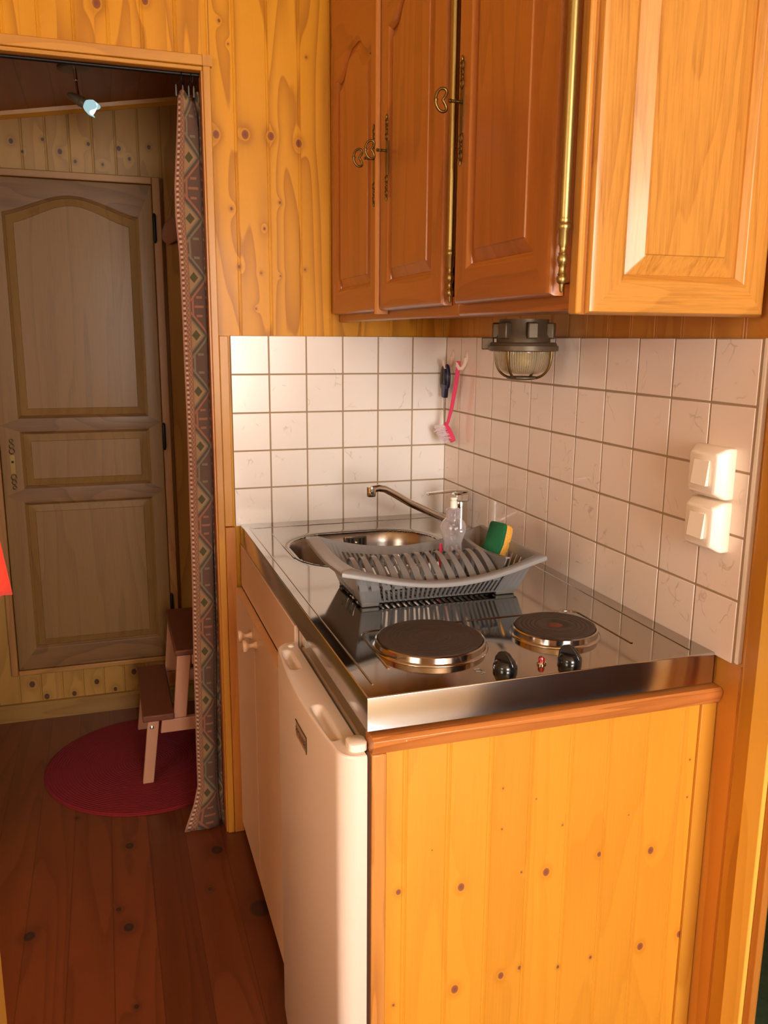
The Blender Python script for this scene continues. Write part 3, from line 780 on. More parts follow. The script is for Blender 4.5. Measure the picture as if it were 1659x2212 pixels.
# feet
for (x0, x1, y0, y1) in ((BX0, BX0+.035, BY0, BY0+.012), (BX0, BX0+.035, BY1-.012, BY1), (BX1-.045, BX1-.005, BY0, BY0+.012), (BX1-.045, BX1-.005, BY1-.012, BY1)):
    mb = MB(); mb.box(x0, x1, y0, y1, ZT+.0004, .0125); mb.build('foot', M['rack_floor'], dk, .002)
# floor grid
mb = MB()
for k in range(27):
    x = lerp(BX0, BX1, (k+.5)/27); mb.box(x-.0022, x+.0022, BY0+.003, BY1-.003, .012, .0155)
for y in (BY0+.003, -.74, -.70, -.66, BY1-.003): mb.box(BX0, BX1, y-.002, y+.002, .010, .0135)
mb.build('floor_grid', M['rack_floor'], dk)
# divider between plate bay and cutlery bay
def divz(t): return .094-.012*math.sin(PI*t)
mb = MB(); xd = -.212; nd = 16
for k in range(nd):
    a, b = k/nd, (k+1)/nd
    ya, yb = lerp(RY0+.004, RY1-.004, a), lerp(RY0+.004, RY1-.004, b); ba, bb_ = lerp(BY0, BY1, a), lerp(BY0, BY1, b)
    qstrip(mb, (xd+.006, ba, .014), (xd+.006, bb_, .014), (xd, yb, divz(b)), (xd, ya, divz(a)), .003)
mb.strip([(xd, lerp(RY0+.002, RY1-.002, k/20), divz(k/20)) for k in range(21)], .009, .0025, (1, 0, 0))
mb.build('divider', M['rack'], dk, smooth=40)
# plate hoops: broad at the front foot, narrowing over the crest
for k in range(13):
    x = -.486+.0218*k
    ctrl = [(-.826, .050), (-.806, .062), (-.780, .074), (-.752, .083), (-.728, .086), (-.710, .082), (-.700, .070), (-.696, .050), (-.694, .016)]
    cs = catm(ctrl, 4)
    ws = [.0155-.0085*min(1, i/20) for i in range(len(cs))]
    mb = MB().strip([(x+.010*(i/len(cs))-.004, y, z) for i, (y, z) in enumerate(cs)], ws, .0022, (1, 0, 0))
    mb.build('plate_hoop', M['rack'], dk, smooth=60)

# ------------------------------------------------------------------ soap bottle
bt = thing('dish_soap_bottle', (-.247, -.655, .0165), 'clear plastic bottle with white push-pull cap inside the dish rack', 'bottle')
bx, by, bz = -.247, -.655, .0165
prof = [(.001, 0), (.019, 0), (.0215, .003), (.0215, .040), (.019, .062), (.0185, .075), (.022, .088), (.0268, .102), (.0268, .112), (.024, .122), (.016, .131), (.0145, .134), (.0145, .152), (.010, .155), (.006, .156)]
prof = [(r, h*.905) for r, h in prof]
inn = [(max(r-.0011, .0005), h+(.0011 if i == 0 else 0)) for i, (r, h) in enumerate(prof[1:])]
bo = MB().lathe(prof, (bx, by, bz), n=36, caps=True).build('bottle_body', M['pet'], bt, smooth=60)
MB().lathe([(.001, .0015), (.0175, .0015), (.0195, .005), (.0195, .036), (.001, .036)], (bx, by, bz), n=30).build('liquid', M['soap'], bo, smooth=60)
MB().lathe([(.0155, .120), (.0158, .136), (.013, .1385), (.001, .139)], (bx, by, bz), n=30).build('clear_collar', M['pet'], bt, smooth=60)
MB().lathe([(.0075, .139), (.0078, .153), (.0055, .155), (.0078, .159), (.0072, .162), (.003, .1635), (.001, .1635)], (bx, by, bz), n=24).build('nozzle', M['pump'], bt, smooth=50)
# pink brush handle tip lying behind bottle
pb = MB().tube([(-.262, -.63, .018), (-.262, -.628, .05), (-.262, -.626, .076)], [.004, .0045, .003], 10).build('brush_handle', M['pink'])
tag(pb, 'thin pink plastic handle standing in the dish rack beside the clear bottle', 'utensil')

# ------------------------------------------------------------------ sponge
spg = thing('scouring_sponge', (-.165, -.72, .07), 'green and yellow scouring sponge standing in the right bay of the dish rack', 'sponge')
tilt = Matrix.Rotation(math.radians(24), 3, 'Y') @ Matrix.Rotation(math.radians(14), 3, 'Z') @ Matrix.Rotation(math.radians(-8), 3, 'X')
cc = Vector((-.172, -.705, .090))
def spv(a, b, c_): return cc + (tilt @ Vector((a, b, c_)))
def slab(a0, a1, wav):
    mb = MB(); loops = []
    for k in range(7):
        a = lerp(a0, a1, k/6); sh = 1-.04*(abs(2*k/6-1))**3
        L = []
        for j in range(36):
            th = 2*PI*j/36; cx, cz = math.cos(th), math.sin(th)
            ex = math.copysign(abs(cx)**.2, cx)*.0245*sh; ez = math.copysign(abs(cz)**.2, cz)*.0405*sh
            L.append(spv(a+.0022*math.sin(ez*90+1)*wav, ex*(1-.05*math.sin(ez*40)), ez))
        loops.append(L)
    mb.loft(loops, True, True, True); return mb
slab(-.012, -.004, 1).build('scourer', M['sponge_g'], spg, smooth=60)
slab(-.004, .013, 1).build('foam', M['sponge_y'], spg, smooth=60)

# ------------------------------------------------------------------ base cabinet
bcab = thing('base_cabinet', (-.3, -.35, F), 'cream two-door cabinet under the sink with round knobs', 'cabinet')
MB().box(-.580, -.012, -.690, -.674, -.84, -.052).box(-.580, -.012, -.020, -.006, -.84, -.052).box(-.580, -.012, -.6735, -.0205, -.84, -.824).box(-.020, -.012, -.6735, -.0205, -.8235, -.20).build('carcass', M['laminate'], bcab)
MB().box(-.5895, -.581, -.690, -.006, -.165, -.050).build('apron_panel', M['laminate'], bcab, .0015)
MB().box(-.560, -.545, -.69, -.006, F+.001, -.841).build('plinth', M['gasket'], bcab)
MB().box(-.592, -.561, -.026, -.0105, F+.001, -.85).build('foot', M['white_plastic'], bcab)
for (y0, y1, ky) in ((-.302, -.012, -.268), (-.612, -.305, -.338)):
    d = MB().box(-.606, -.590, y0, y1, -.868, -.170).build('door', [M['laminate']], bcab, .0015)
    MB().box(-.6065, -.5895, y0, y1, -.1698, -.1682).build('lit_top_edge', M['laminate_lit'], d, label='top edge coloured as if lit')  # thin strip that carries the lit look of the door top
    MB().lathe([(.009, 0), (.0085, .003), (.0055, .009), (.0052, .016), (.008, .021), (.0148, .025), (.0155, .029), (.0135, .033), (.006, .0345), (.001, .0345)], (-.606, ky, -.215), (-1, 0, 0), 28).build('knob', M['porcelain'], d, smooth=50)
MB().box(-.594, -.5815, -.690, -.615, -.868, -.168).build('filler_strip', M['laminate'], bcab, .001)

# ------------------------------------------------------------------ fridge
fr = thing('fridge', (-.35, -.93, F), 'white undercounter fridge with bowed door between cabinet and pine side panel', 'fridge')
MB().box(-.580, -.06, -1.138, -.705, F+.02, -.088).build('fridge_body', M['fridge'], fr, .004)
for (x, y) in ((-.55, -1.11), (-.55, -.73), (-.1, -1.11), (-.1, -.73)):
    MB().lathe([(.015, 0), (.013, .021)], (x, y, F), n=14).build('foot', M['iron'], fr)
# door outline
out = []
ya, yb = -1.172, -.700
def fx(y):
    t = (y-ya)/(yb-ya); b = .014*math.sin(PI*t)
    e = min(t, 1-t)*(yb-ya); r = .026
    c_ = 0 if e > r else (r-math.sqrt(max(0, r*r-(r-e)**2)))
    return -.627-b+c_
ND = 60
ys = [ya+(yb-ya)*(.5-.5*math.cos(PI*k/ND)) for k in range(ND+1)]
def doorloop(ins, z):
    L = []
    for y in ys: L.append((fx(y)+ins, min(max(y, ya+ins*.6), yb-ins*.6), z))
    L.append((-.590-ins*.2, yb-ins*.6, z)); L.append((-.590-ins*.2, ya+ins*.6, z)); return L
mb = MB(); mb.loft([doorloop(.003, -.868), doorloop(0, -.864), doorloop(0, -.083), doorloop(.0012, -.0795), doorloop(.004, -.0782)], True, True, False)
fd = mb.build('door', M['fridge'], fr, smooth=40)
# top surface with the two finger scoops
mb = MB(); NA, NB = 110, 16
def scoop(x, y):
    z = -.0782
    for (yc, hy) in ((-.788, .048), (-1.052, .062)):
        xm = fx(yc)
        s = sd_rr(x, y, (fx(yc)+.0165, yc), (.0105, hy), .0105)
        k = min(1, max(0, -s/.009)); z -= .014*(k*k*(3-2*k))
    return z
G0 = []
for k in range(NA+1):
    y = lerp(ya+.0024, yb-.0024, k/NA); xf = fx(min(max(y, ya+.0024), yb-.0024))+.004; row = []
    for j in range(NB+1):
        x = lerp(xf, -.5908, j/NB); row.append((x, y, scoop(x, y)))
    G0.append(row)
mb.loft(G0, closed=False); mb.build('door_top', M['fridge'], fd, smooth=70)
MB().box(-.5898, -.5805, -1.138, -.705, -.868, -.092).build('door_gasket', M['gasket'], fr)
# badge
bd = MB()
bpl = lambda y: fx(y)-.0006
LB = [[(bpl(y), y, z) for y in [lerp(-1.008, -.936, k/8) for k in range(9)]] for z in (-.152, -.124)]
bd.loft(LB, closed=False); bdg = bd.build('badge', plain('badge_silver', '#c9ad92', .35, .3), fr)
mb = MB(); mb.tube([(bpl(y)-.0006, y, -.1235) for y in [lerp(-1.008, -.936, k/8) for k in range(9)]], .0008, 6)
mb.tube([(bpl(-1.008)-.0006, -1.008, -.1235), (bpl(-1.008)-.0006, -1.008, -.152)], .0006, 6)
mb.build('badge_border', M['brass_dark'], bdg)
cu = bpy.data.curves.new('badge_lettering', 'FONT'); cu.body = 'PROLINE'; cu.size = .0165; cu.extrude = .0003; cu.align_x = 'CENTER'; cu.align_y = 'CENTER'
tmp = bpy.data.objects.new('tmp_text', cu); C.objects.link(tmp)
bpy.context.view_layer.update()
me = bpy.data.meshes.new_from_object(tmp.evaluated_get(bpy.context.evaluated_depsgraph_get())); bpy.data.objects.remove(tmp)
mb = MB(); mb.add([(-.0014+bpl(-.972-v.co.x), -.972-v.co.x, -.139+v.co.y) for v in me.vertices], [tuple(p.vertices) for p in me.polygons])
mb.build('badge_lettering', plain('letter_brown', '#3c2416', .5), bdg, smooth=0)
# hinge cap
mb = MB()
def rrp(x0, x1, y0, y1, r, z, n=6):
    L = []
    for (cx, cy, a0) in ((x1-r, y1-r, 0), (x0+r, y1-r, PI/2), (x0+r, y0+r, PI), (x1-r, y0+r, 1.5*PI)):
        for k in range(n+1): L.append((cx+r*math.cos(a0+PI/2*k/n), cy+r*math.sin(a0+PI/2*k/n), z))
    return L
mb.loft([rrp(-.612, -.5845, -1.160, -1.128, .010, -.0785), rrp(-.612, -.5845, -1.160, -1.128, .010, -.068), rrp(-.610, -.5865, -1.158, -1.130, .009, -.0665)], True, True, True)
mb.build('hinge_cap', M['white_plastic'], fr, smooth=40)
MB().lathe([(.006, 0), (.006, .002), (.003, .004), (.001, .004)], (-.603, -.722, -.0782), n=18).build('hinge_cap', M['white_plastic'], fr)
MB().box(-.575, -.560, -.716, -.692, -.088, -.052).build('filler_strip', plain('white_filler', '#f0e2d0', .4), fr)

# ------------------------------------------------------------------ pine side panel
sp2 = thing('side_panel', (-.28, -1.15, F), 'golden tongue-and-groove pine panel closing the end of the worktop', 'panel')
mb = MB(); panelling(mb, 'x', -.562, .006, F+.001, -.075, -1.160, -1, .0687, -.594)
mb.box(-.562, .006, -1.1575, -1.1405, F+.001, -.06)
mb.build('boards', M['pine_side'], sp2)
MB().box(-.583, -.5605, -1.172, -1.1405, F+.001, -.0805).build('edge_post', M['larch_z'], sp2, .002)
mb = MB()
prof = [(-1.1405, -.0525), (-1.172, -.0535), (-1.178, -.058), (-1.176, -.070), (-1.170, -.080), (-1.1405, -.080)]
mb.loft([[(x, y, z) for y, z in prof] for x in (-.583, .0085)], True, True, True)
mb.build('top_rail', M['larch_x'], sp2, .0008)
MB().box(-.020, .0085, -1.1665, -1.1605, F+.001, -.082).build('corner_strip', M['trim_z'], sp2, .001)
mb = MB(); mb.lathe([(.0018, 0), (.0016, .0006), (.001, .0007)], (-.533, -1.1765, -.062), (0, -1, .3), 10)
mb.build('screw', M['chrome'], sp2)

# ------------------------------------------------------------------ wall cabinets
def escutcheon(par, y, x=-.3325, zc_=.858):
    mb = MB()
    mb.loft([[(x-.002, y+a, z) for a, z in ((-.006, zc_-.034), (.006, zc_-.034), (.007, zc_), (.006, zc_+.034), (-.006, zc_+.034), (-.007, zc_))], [(x, y+a, z) for a, z in ((-.006, zc_-.034), (.006, zc_-.034), (.007, zc_), (.006, zc_+.034), (-.006, zc_+.034), (-.007, zc_))]], True, True, True)
    for sgn in (1, -1):
        z = zc_+sgn*.034
        for (r, h) in ((.0062, .0075), (.0035, .003), (.0048, .004), (.0062, .007)):
            z += sgn*h
            mb.tube([(x-.002, y+r*math.cos(t*PI/7), z+h*math.sin(t*PI/7)) for t in range(14)], .0014, 6, closed=True)
            z += sgn*h*.9
        mb.lathe([(.001, 0), (.0028, .003), (.001, .009)], (x-.002, y, z), (0, 0, sgn), 8)
    e = mb.build('escutcheon', M['brass_dark'], par, smooth=50)
    # key: shaft and looped bow in the x-z plane
    k = MB(); zk = zc_+.014
    k.tube([(x+.001, y, zk), (x-.024, y, zk)], .0026, 10)
    for xx in (-.004, -.013, -.021): k.lathe([(.0026, -.001), (.0042, 0), (.0026, .001)], (x+xx, y, zk), (1, 0, 0), 12)
    pts = []
    for t in range(28):
        a = 2*PI*t/28; rx = .0125; rz = .0175
        px = math.cos(a)*rx; pz = math.sin(a)*rz
        if math.cos(a) > .3: px -= (math.cos(a)-.3)*.012*(1-abs(math.sin(a)))*1.5
        pts.append((x-.0345+px, y, zk+pz))
    k.tube(pts, .0024, 8, closed=True)
    k.lathe([(.001, -.005), (.004, 0), (.001, .005)], (x-.0465, y, zk), (0, 0, 1), 10)
    k.build('key', M['brass_dark'], e, smooth=60)
def hinge_rod(par, y, x=-.3265, r=.0074, z0=.557, z1=1.34):
    pr = [(.0008, 0), (.0022, .002), (.0030, .010), (.0032, .011), (.0056, .013), (.0062, .017), (.0056, .021), (.0042, .022), (.0055, .0235), (.0042, .025), (.0036, .032), (.0052, .035), (.0044, .036), (.0060, .039), (.0064, .042), (.0058, .046), (.0046, .048), (.0054, .050), (.0040, .052), (.0042, .058), (.0060, .062), (.0060, .078), (.0078, .081), (.0080, .084), (.0078, .086), (.0062, .088), (.0074, .091), (.0066, .094)]
    pr = [(a*r/.0066, b) for a, b in pr]+[(r, .095), (r, z1-z0)]
    h = MB().lathe(pr, (x, y, z0), n=24).build('hinge_rod', M['brass'], par, smooth=50)
ZB, ZTOP = .535, 1.36
def cab(name, y0, y1, doors, label):
    t = thing(name, (-.155, (y0+y1)/2, ZB), label, 'cabinet', 'oak wall cabinets over the worktop')
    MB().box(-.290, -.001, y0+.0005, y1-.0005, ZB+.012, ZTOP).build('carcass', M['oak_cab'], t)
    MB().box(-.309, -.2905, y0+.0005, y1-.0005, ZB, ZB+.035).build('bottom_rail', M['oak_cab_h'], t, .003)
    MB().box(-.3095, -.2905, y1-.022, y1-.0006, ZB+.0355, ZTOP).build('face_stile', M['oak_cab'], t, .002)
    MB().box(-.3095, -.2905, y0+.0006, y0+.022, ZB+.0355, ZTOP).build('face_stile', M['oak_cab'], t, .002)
    for (a, b, keyy, rod) in doors:
        mp = lambda u, z, d: (-.3105-d, u, z)
        af = arch_fn('cathedral', a+.055, b-.055, 1.108, 1.158)
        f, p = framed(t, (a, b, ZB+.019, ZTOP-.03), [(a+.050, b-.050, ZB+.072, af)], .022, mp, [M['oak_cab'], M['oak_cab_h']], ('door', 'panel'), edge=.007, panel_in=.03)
        escutcheon(f, keyy)
        if rod is not None: hinge_rod(t, rod)
    if len(doors) == 2:
        MB().loft([[(x, y, z) for x, y in ((-.3105, -.4118), (-.336, -.4118), (-.340, -.408), (-.340, -.402), (-.336, -.3985), (-.333, -.3985), (-.333, -.4005), (-.3105, -.4005))] for z in (ZB+.012, ZTOP-.02)], True, True, True).build('cover_strip', wood('oak_cover_strip', '#bf7a38', '#8c5022', 'z', 'y', oak=True), t, smooth=30)
    return t
cab('wall_cabinet', -.800, -.001, [(-.400, -.014, -.378, None), (-.773, -.412, -.464, -.800)], 'double-door oak wall cabinet in the corner, with two keys side by side')
c2 = cab('wall_cabinet', -1.180, -.8005, [(-1.164, -.828, -.851, -1.186)], 'single-door oak wall cabinet nearest the camera with large panelled end')
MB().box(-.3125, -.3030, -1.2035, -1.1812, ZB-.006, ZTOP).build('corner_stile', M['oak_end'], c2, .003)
MB().box(-.3028, -.2952, -1.1935, -1.1812, ZB-.006, ZTOP).build('groove_strip', M['oak_cab'], c2)
mp = lambda u, z, d: (u, -1.1812-d, z)
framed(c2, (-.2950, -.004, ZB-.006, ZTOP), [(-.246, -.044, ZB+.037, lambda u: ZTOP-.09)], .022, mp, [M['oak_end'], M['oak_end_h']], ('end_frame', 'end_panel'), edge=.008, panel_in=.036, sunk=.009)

# ------------------------------------------------------------------ bulkhead lamp under the cabinet
LX, LY = -.100, -.648
bl = thing('bulkhead_lamp', (LX, LY, .545), 'old bronze bulkhead lamp with ribbed glass and wire cage under the wall cabinet', 'lamp')
MB().lathe([(.050, .0), (.050, -.028), (.054, -.034), (.054, -.054)], (LX, LY, .5345), n=36).build('housing', M['bronze'], bl, smooth=40)
for k in range(6):
    a = PI/3*k+.35
    c_, s_ = math.cos(a), math.sin(a)
    MB().obox((LX+c_*.055, LY+s_*.055, .512), ((c_, s_, 0), (-s_, c_, 0), (0, 0, 1)), (.008, .011, .016)).build('lug', M['bronze'], bl, .003)
rg = MB().lathe([(.058, .004), (.064, .006), (.0665, .004), (.0675, .0), (.0705, -.001), (.0705, -.010), (.064, -.012), (.062, -.010)], (LX, LY, .483), n=48).build('clamp_ring', M['bronze'], bl, smooth=40)
MB().obox((LX-.06, LY+.04, .486), ((-.8, .55, 0), (.55, .8, 0), (0, 0, 1)), (.012, .006, .012)).build('clamp_latch', M['bronze'], bl, .002)
# glass dome (object origin at its axis so ribs follow)
gl = MB().lathe([(.058, 0), (.0575, -.014), (.054, -.030), (.046, -.042), (.032, -.048), (.001, -.050), ], (LX, LY, .474), n=64, caps=False)
gl.lathe([(.055, 0), (.0545, -.014), (.051, -.029), (.043, -.039), (.030, -.045), (.001, -.047)], (LX, LY, .474), n=64, caps=False)
go = gl.build('glass_dome', M['ribglass'], bl, smooth=60)
bulb = MB().lathe([(.012, .0), (.014, -.01), (.020, -.024), (.018, -.034), (.001, -.040)], (LX+.0, LY, .478), n=24).build('bulb', plain('opal_bulb', '#e8d49a', .3), bl, smooth=60)
for k in range(2):
    a = PI/2*k+.62
    pts = []
    for j in range(25):
        t = PI*j/24; cx = math.cos(t); sz = math.sin(t)
        cx = math.copysign(abs(cx)**.65, cx); sz = sz**.65
        pts.append((LX+math.cos(a)*.0635*cx, LY+math.sin(a)*.0635*cx, .478-.062*sz))
    MB().tube(pts, .0026, 8).build('cage_wire', M['brass_dark'], bl, smooth=60)
MB().tube([(LX+.030*math.cos(t*PI/10), LY+.030*math.sin(t*PI/10), .4185) for t in range(20)], .0026, 8, closed=True).build('cage_ring', M['bronze'], bl, smooth=60)

# ------------------------------------------------------------------ switches
def switch(z0, label):
    t = thing('light_switch', (0, -1.129, z0), label, 'switch', 'white switches on the tiles')
    y0, y1 = -1.169, -1.090; z1 = z0+.080
    L = lambda ins, x, r: [(x, p[0], p[1]) for p in [(q[0], q[1]) for q in rrp(y0+ins, y1-ins, z0+ins, z1-ins, r, 0, 5)]]
    mb = MB(); mb.loft([L(0, -.0002, .004), L(0, -.012, .004), L(.001, -.017, .005), L(.008, -.029, .006), L(.010, -.030, .006)], True, True, True)
    p = mb.build('back_box', M['socket_white'], t, smooth=30)
    mb = MB(); mb.loft([[(x, y0+.0215+.0, z0+.020), (x, y1-.0215, z0+.020), (x2, y1-.0215, z1-.020), (x2, y0+.0215, z1-.020)] for (x, x2) in ((-.0305, -.0305), (-.0365, -.0322))], True, True, True)
    mb.build('rocker', M['socket_white'], t, .0008)
    return t
switch(.254, 'white rocker switch on the tiles along the worktop, upper of the two')
switch(.170, 'white rocker switch on the tiles along the worktop, lower of the two')

# ------------------------------------------------------------------ hooks with scissors and dish brush
def hook(y, label):
    t = thing('wall_hook', (0, y, .43), label, 'hook', 'small white hooks on the tiles in the corner')
    mb = MB(); mb.loft([[(x, y+a*s, .447+b*s) for a, b in [(.0085*math.cos(k*PI/10), .017*math.sin(k*PI/10)) for k in range(20)]] for x, s in ((-.0002, 1), (-.003, 1), (-.0045, .8))], True, True, True)
    mb.build('base', M['hook'], t, smooth=50)
    mb = MB().tube([(-.003, y, .446), (-.006, y, .430), (-.014, y, .418), (-.022, y, .418), (-.027, y, .426), (-.028, y, .436)], [.0065, .0062, .006, .0056, .0048, .0026], 10)
    mb.build('prong', M['hook'], t, smooth=60)
hook(-.048, 'white wall hook nearest the corner, holding the navy scissors')
hook(-.140, 'white wall hook holding the pink dish brush')
# scissors: closed, hanging by a handle loop on the first hook
sc = thing('scissors', (-.02, -.048, .40), 'navy and grey kitchen scissors hanging point down in the tiled corner', 'scissors')
sx = -.021
def loop3(cy, cz, ry, rz, n=20, rot=0): return [(sx, cy+ry*math.cos(t*2*PI/n)*math.cos(rot)-rz*math.sin(t*2*PI/n)*math.sin(rot), cz+ry*math.cos(t*2*PI/n)*math.sin(rot)+rz*math.sin(t*2*PI/n)*math.cos(rot)) for t in range(n)]
MB().tube(loop3(-.058, .393, .013, .030, rot=-.08), .0046, 8, closed=True).build('handle', M['navy'], sc, smooth=60)
MB().tube(loop3(-.030, .390, .012, .029, rot=.12), .0046, 8, closed=True).build('handle', M['grey_grip'], sc, smooth=60)
MB().loft([[(sx+d*.006, -.043+a, z) for d in (-1, 1) for a in (w*d, -w*d)] for z, w in ((.372, .017), (.345, .012), (.335, .009))], True, True, True).build('shank', M['navy'], sc, .002)
MB().loft([[(sx-.0012, -.043-w, z), (sx-.0012, -.043+w, z), (sx+.0012, -.043+w, z), (sx+.0012, -.043-w, z)] for z, w in ((.337, .006), (.30, .005), (.262, .0012))], True, True, True).build('blade', plain('scissor_steel', '#a59684', .3, .9), sc, smooth=30)
# dish brush
db = thing('dish_brush', (-.02, -.14, .36), 'pink dish brush with pale bristles hanging on the tiles from a hook', 'brush')
hp = [(-.024, -.141, .437), (-.024, -.136, .405), (-.025, -.124, .36), (-.027, -.108, .31), (-.030, -.094, .275), (-.032, -.086, .262)]
MB().tube(hp, [.0062, .0065, .0062, .0056, .005, .005], 12, sc=(1, .6), up=(1, 0, 0)).build('handle', M['pink'], db, smooth=60)
hh = MB().tube([(-.034, -.079, .268), (-.028, -.094, .250), (-.024, -.106, .232), (-.022, -.113, .222)], [.006, .0085, .0092, .008], 12, sc=(.55, 1), up=(-1, -.3, .8)).build('brush_head', M['pink'], db, smooth=60)
mb = MB(); random.seed(3)
for k in range(150):
    t = random.random(); c0 = Vector((-.034, -.080, .265)).lerp(Vector((-.023, -.110, .228)), t)
    dv = Vector((-.016+random.uniform(-.005, .005), .028+random.uniform(-.004, .006), -.010+random.uniform(-.007, .007)))
    side = Vector((-.5, -.4, .2))*random.uniform(-.012, .012)
    mb.tube([c0+side*.6, c0+side+dv*(.9+.25*random.random())], .0006, 4)
mb.build('bristles', M['bristle'], db, kind='stuff', recalc=False)

# ------------------------------------------------------------------ curtain, rod and rings
rod = MB().tube([(-1.42, .036, 1.117), (-.6505, .036, 1.117)], .0048, 12).build('curtain_rod', M['iron']); tag(rod, 'thin black curtain rod across the top of the doorway', 'curtain rod')
ct = thing('curtain', (-.68, .035, .1), 'patterned woven curtain with brown, beige and grey lozenges gathered at the doorway right', 'curtain')
# cloth cross-section (x, y) with cloth length s; varies with height
LT = [(-.90, -.768), (-.878, -.761), (-.82, -.738), (-.765, -.724), (-.62, -.723), (-.41, -.721), (-.21, -.717), (.17, -.713), (.53, -.713), (.70, -.715), (.785, -.720), (.861, -.719), (.968, -.710), (1.08, -.702)]
RT = [(-.90, -.664), (-.84, -.668), (-.77, -.671), (-.63, -.670), (-.42, -.664), (-.2, -.659), (0, -.655), (.3, -.652), (.6, -.652), (1.0, -.656), (1.08, -.672)]
def tab(T, z):
    if z <= T[0][0]: return T[0][1]
    for (a, p), (b, q_) in zip(T, T[1:]):
        if z <= b: return p+(q_-p)*(z-a)/(b-a)
    return T[-1][1]
def section(z):
    lx, fe = tab(LT, z), tab(RT, z); w1 = fe-lx
    low = max(0, 1-(z+.9)/.15)
    P = [(lx, .044-.014*low), (lx+w1*.25, .032), (lx+w1*.6, .026), (lx+w1*.9, .030), (fe, .040), (fe-.006, .056), (lx+w1*.5, .068),
         (lx+w1*.7, .078), (fe+.004, .064), (fe+.008, .050), (fe+.014, .040), (fe+.022, .038), (fe+.030, .046), (fe+.030, .075)]
    return [(min(x, -.6525), y) for x, y in P]
cut = [0, .022, .050, .074, .092, .115, .150, .180, .205, .222, .236, .250, .275, .31]
me_v, me_f, uvs = [], [], []
nz = 120; m_ = 6
rows = []
for j in range(nz+1):
    z = lerp(F+.004, 1.070, j/nz)
    s3 = catm([(a, b, c_) for (a, b), c_ in zip(section(z), cut)], m_)
    rows.append([(x, y+.003*math.sin(z*16+s*30), z+ (.010*math.sin(s*60) if j == nz else 0), s) for x, y, s in s3])
nc = len(rows[0])
mb = MB(); mb.loft([[r[:3] for r in R] for R in rows], closed=False)
cloth = mb.build('cloth', M['kilim'], ct, smooth=80, recalc=False)
uvl = cloth.data.uv_layers.new(name='UVMap')
flat = [r for R in rows for r in R]
for lp in cloth.data.loops:
    r = flat[lp.vertex_index]; uvl.data[lp.index].uv = (r[3], r[2])
sm = cloth.modifiers.new('thickness', 'SOLIDIFY'); sm.thickness = .0018
for (x, a) in ((-.706, .2), (-.690, 1.2), (-.676, -.4), (-.664, .8)):
    t = thing('curtain_ring', (x, .036, 1.105), 'thin dark ring hanging on the black curtain rod above the curtain', 'ring', 'rings on the curtain rod')
    pts = [(x+.011*math.cos(k*PI/9)*math.cos(a), .036+.011*math.cos(k*PI/9)*math.sin(a), 1.107+.0145*math.sin(k*PI/9)) for k in range(18)]
    MB().tube(pts, .0011, 6, closed=True).build('loop', M['iron'], t, smooth=60)
    MB().tube([(x, .036, 1.0925), (x, .036, 1.085), (x, .036, 1.066)], [.001, .002, .002], 6).build('clip', plain('clip_grey', '#6a7068', .5, .4), t)

# ------------------------------------------------------------------ rug
rug = thing('round_rug', (-.836, .491, F), 'round dark red rug on the hall floor under the step stool', 'rug')
MB().lathe([(.333, 0.0005), (.333, .004), (.329, .0065), (.325, .007), (.001, .007)], (-.836, .491, F), n=96).build('pile', M['rug'], rug, smooth=40)

# ------------------------------------------------------------------ step stool
st = thing('step_stool', (-.7, .53, F), 'wooden two-step stool standing on the round red rug', 'stool')
zr = F+.0075
def sleg(pts, y0, y1, name, mat=M['beech']):
    MB().loft([[(x, y, z) for x, z in pts] for y in (y0, y1)], True, True, True).build(name, mat, st, .003)
for y0, y1 in ((.330, .350), (.722, .742)):
    dk_ = M['beech']
    sleg([(-.868, zr), (-.834, zr), (-.808, -.683), (-.843, -.683)], y0, y1, 'front_leg')
    sleg([(-.806, -.728), (-.80, -.684), (-.50, -.684), (-.50, -.728)], y0, y1, 'side_rail')
    sleg([(-.764, -.683), (-.724, -.683), (-.702, -.476), (-.745, -.476)], y0, y1, 'upper_leg')
    sleg([(-.53, zr), (-.49, zr), (-.505, -.476), (-.545, -.476)], y0, y1, 'rear_leg')
    sleg([(-.701, -.476), (-.701, -.510), (-.546, -.510), (-.546, -.476)], y0, y1, 'top_rail')
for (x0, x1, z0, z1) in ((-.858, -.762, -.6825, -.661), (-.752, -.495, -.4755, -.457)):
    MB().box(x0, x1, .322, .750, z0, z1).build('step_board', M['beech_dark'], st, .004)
MB().lathe([(.006, 0), (.006, .0015), (.003, .002)], (-.832, .3298, -.703), (0, -1, 0), 16).build('screw', M['chrome'], st)

# ------------------------------------------------------------------ spot lamp on hall ceiling
lx, ly = -.941, .50; lz = zc(lx)
sl_ = thing('ceiling_spotlight', (lx, ly, lz), 'small metal ceiling spotlight with a lit glass shade', 'lamp')
nrm_ = Vector((.165, 0, -1)).normalized()
MB().lathe([(.048, 0.0003), (.048, .006), (.044, .010), (.010, .012)], (lx, ly, lz), nrm_, 36).build('ceiling_plate', M['bronze'], sl_, smooth=40)
MB().tube([(lx, ly, lz-.010), (lx+.002, ly, lz-.040)], .0055, 12).tube([(lx+.002, ly, lz-.038), (lx+.006, ly, lz-.082)], .0038, 12).build('stem', M['chrome'], sl_)
dv = Vector((.062, -.012, -.034)).normalized(); h0 = Vector((lx-.022, ly+.004, lz-.076))
hd = MB().lathe([(.004, 0), (.010, .010), (.0135, .028), (.0145, .036), (.0135, .037), (.0145, .039), (.0145, .042), (.0135, .043), (.014, .050), (.012, .052)], h0, dv, 24).build('lamp_head', M['bronze'], sl_, smooth=40)
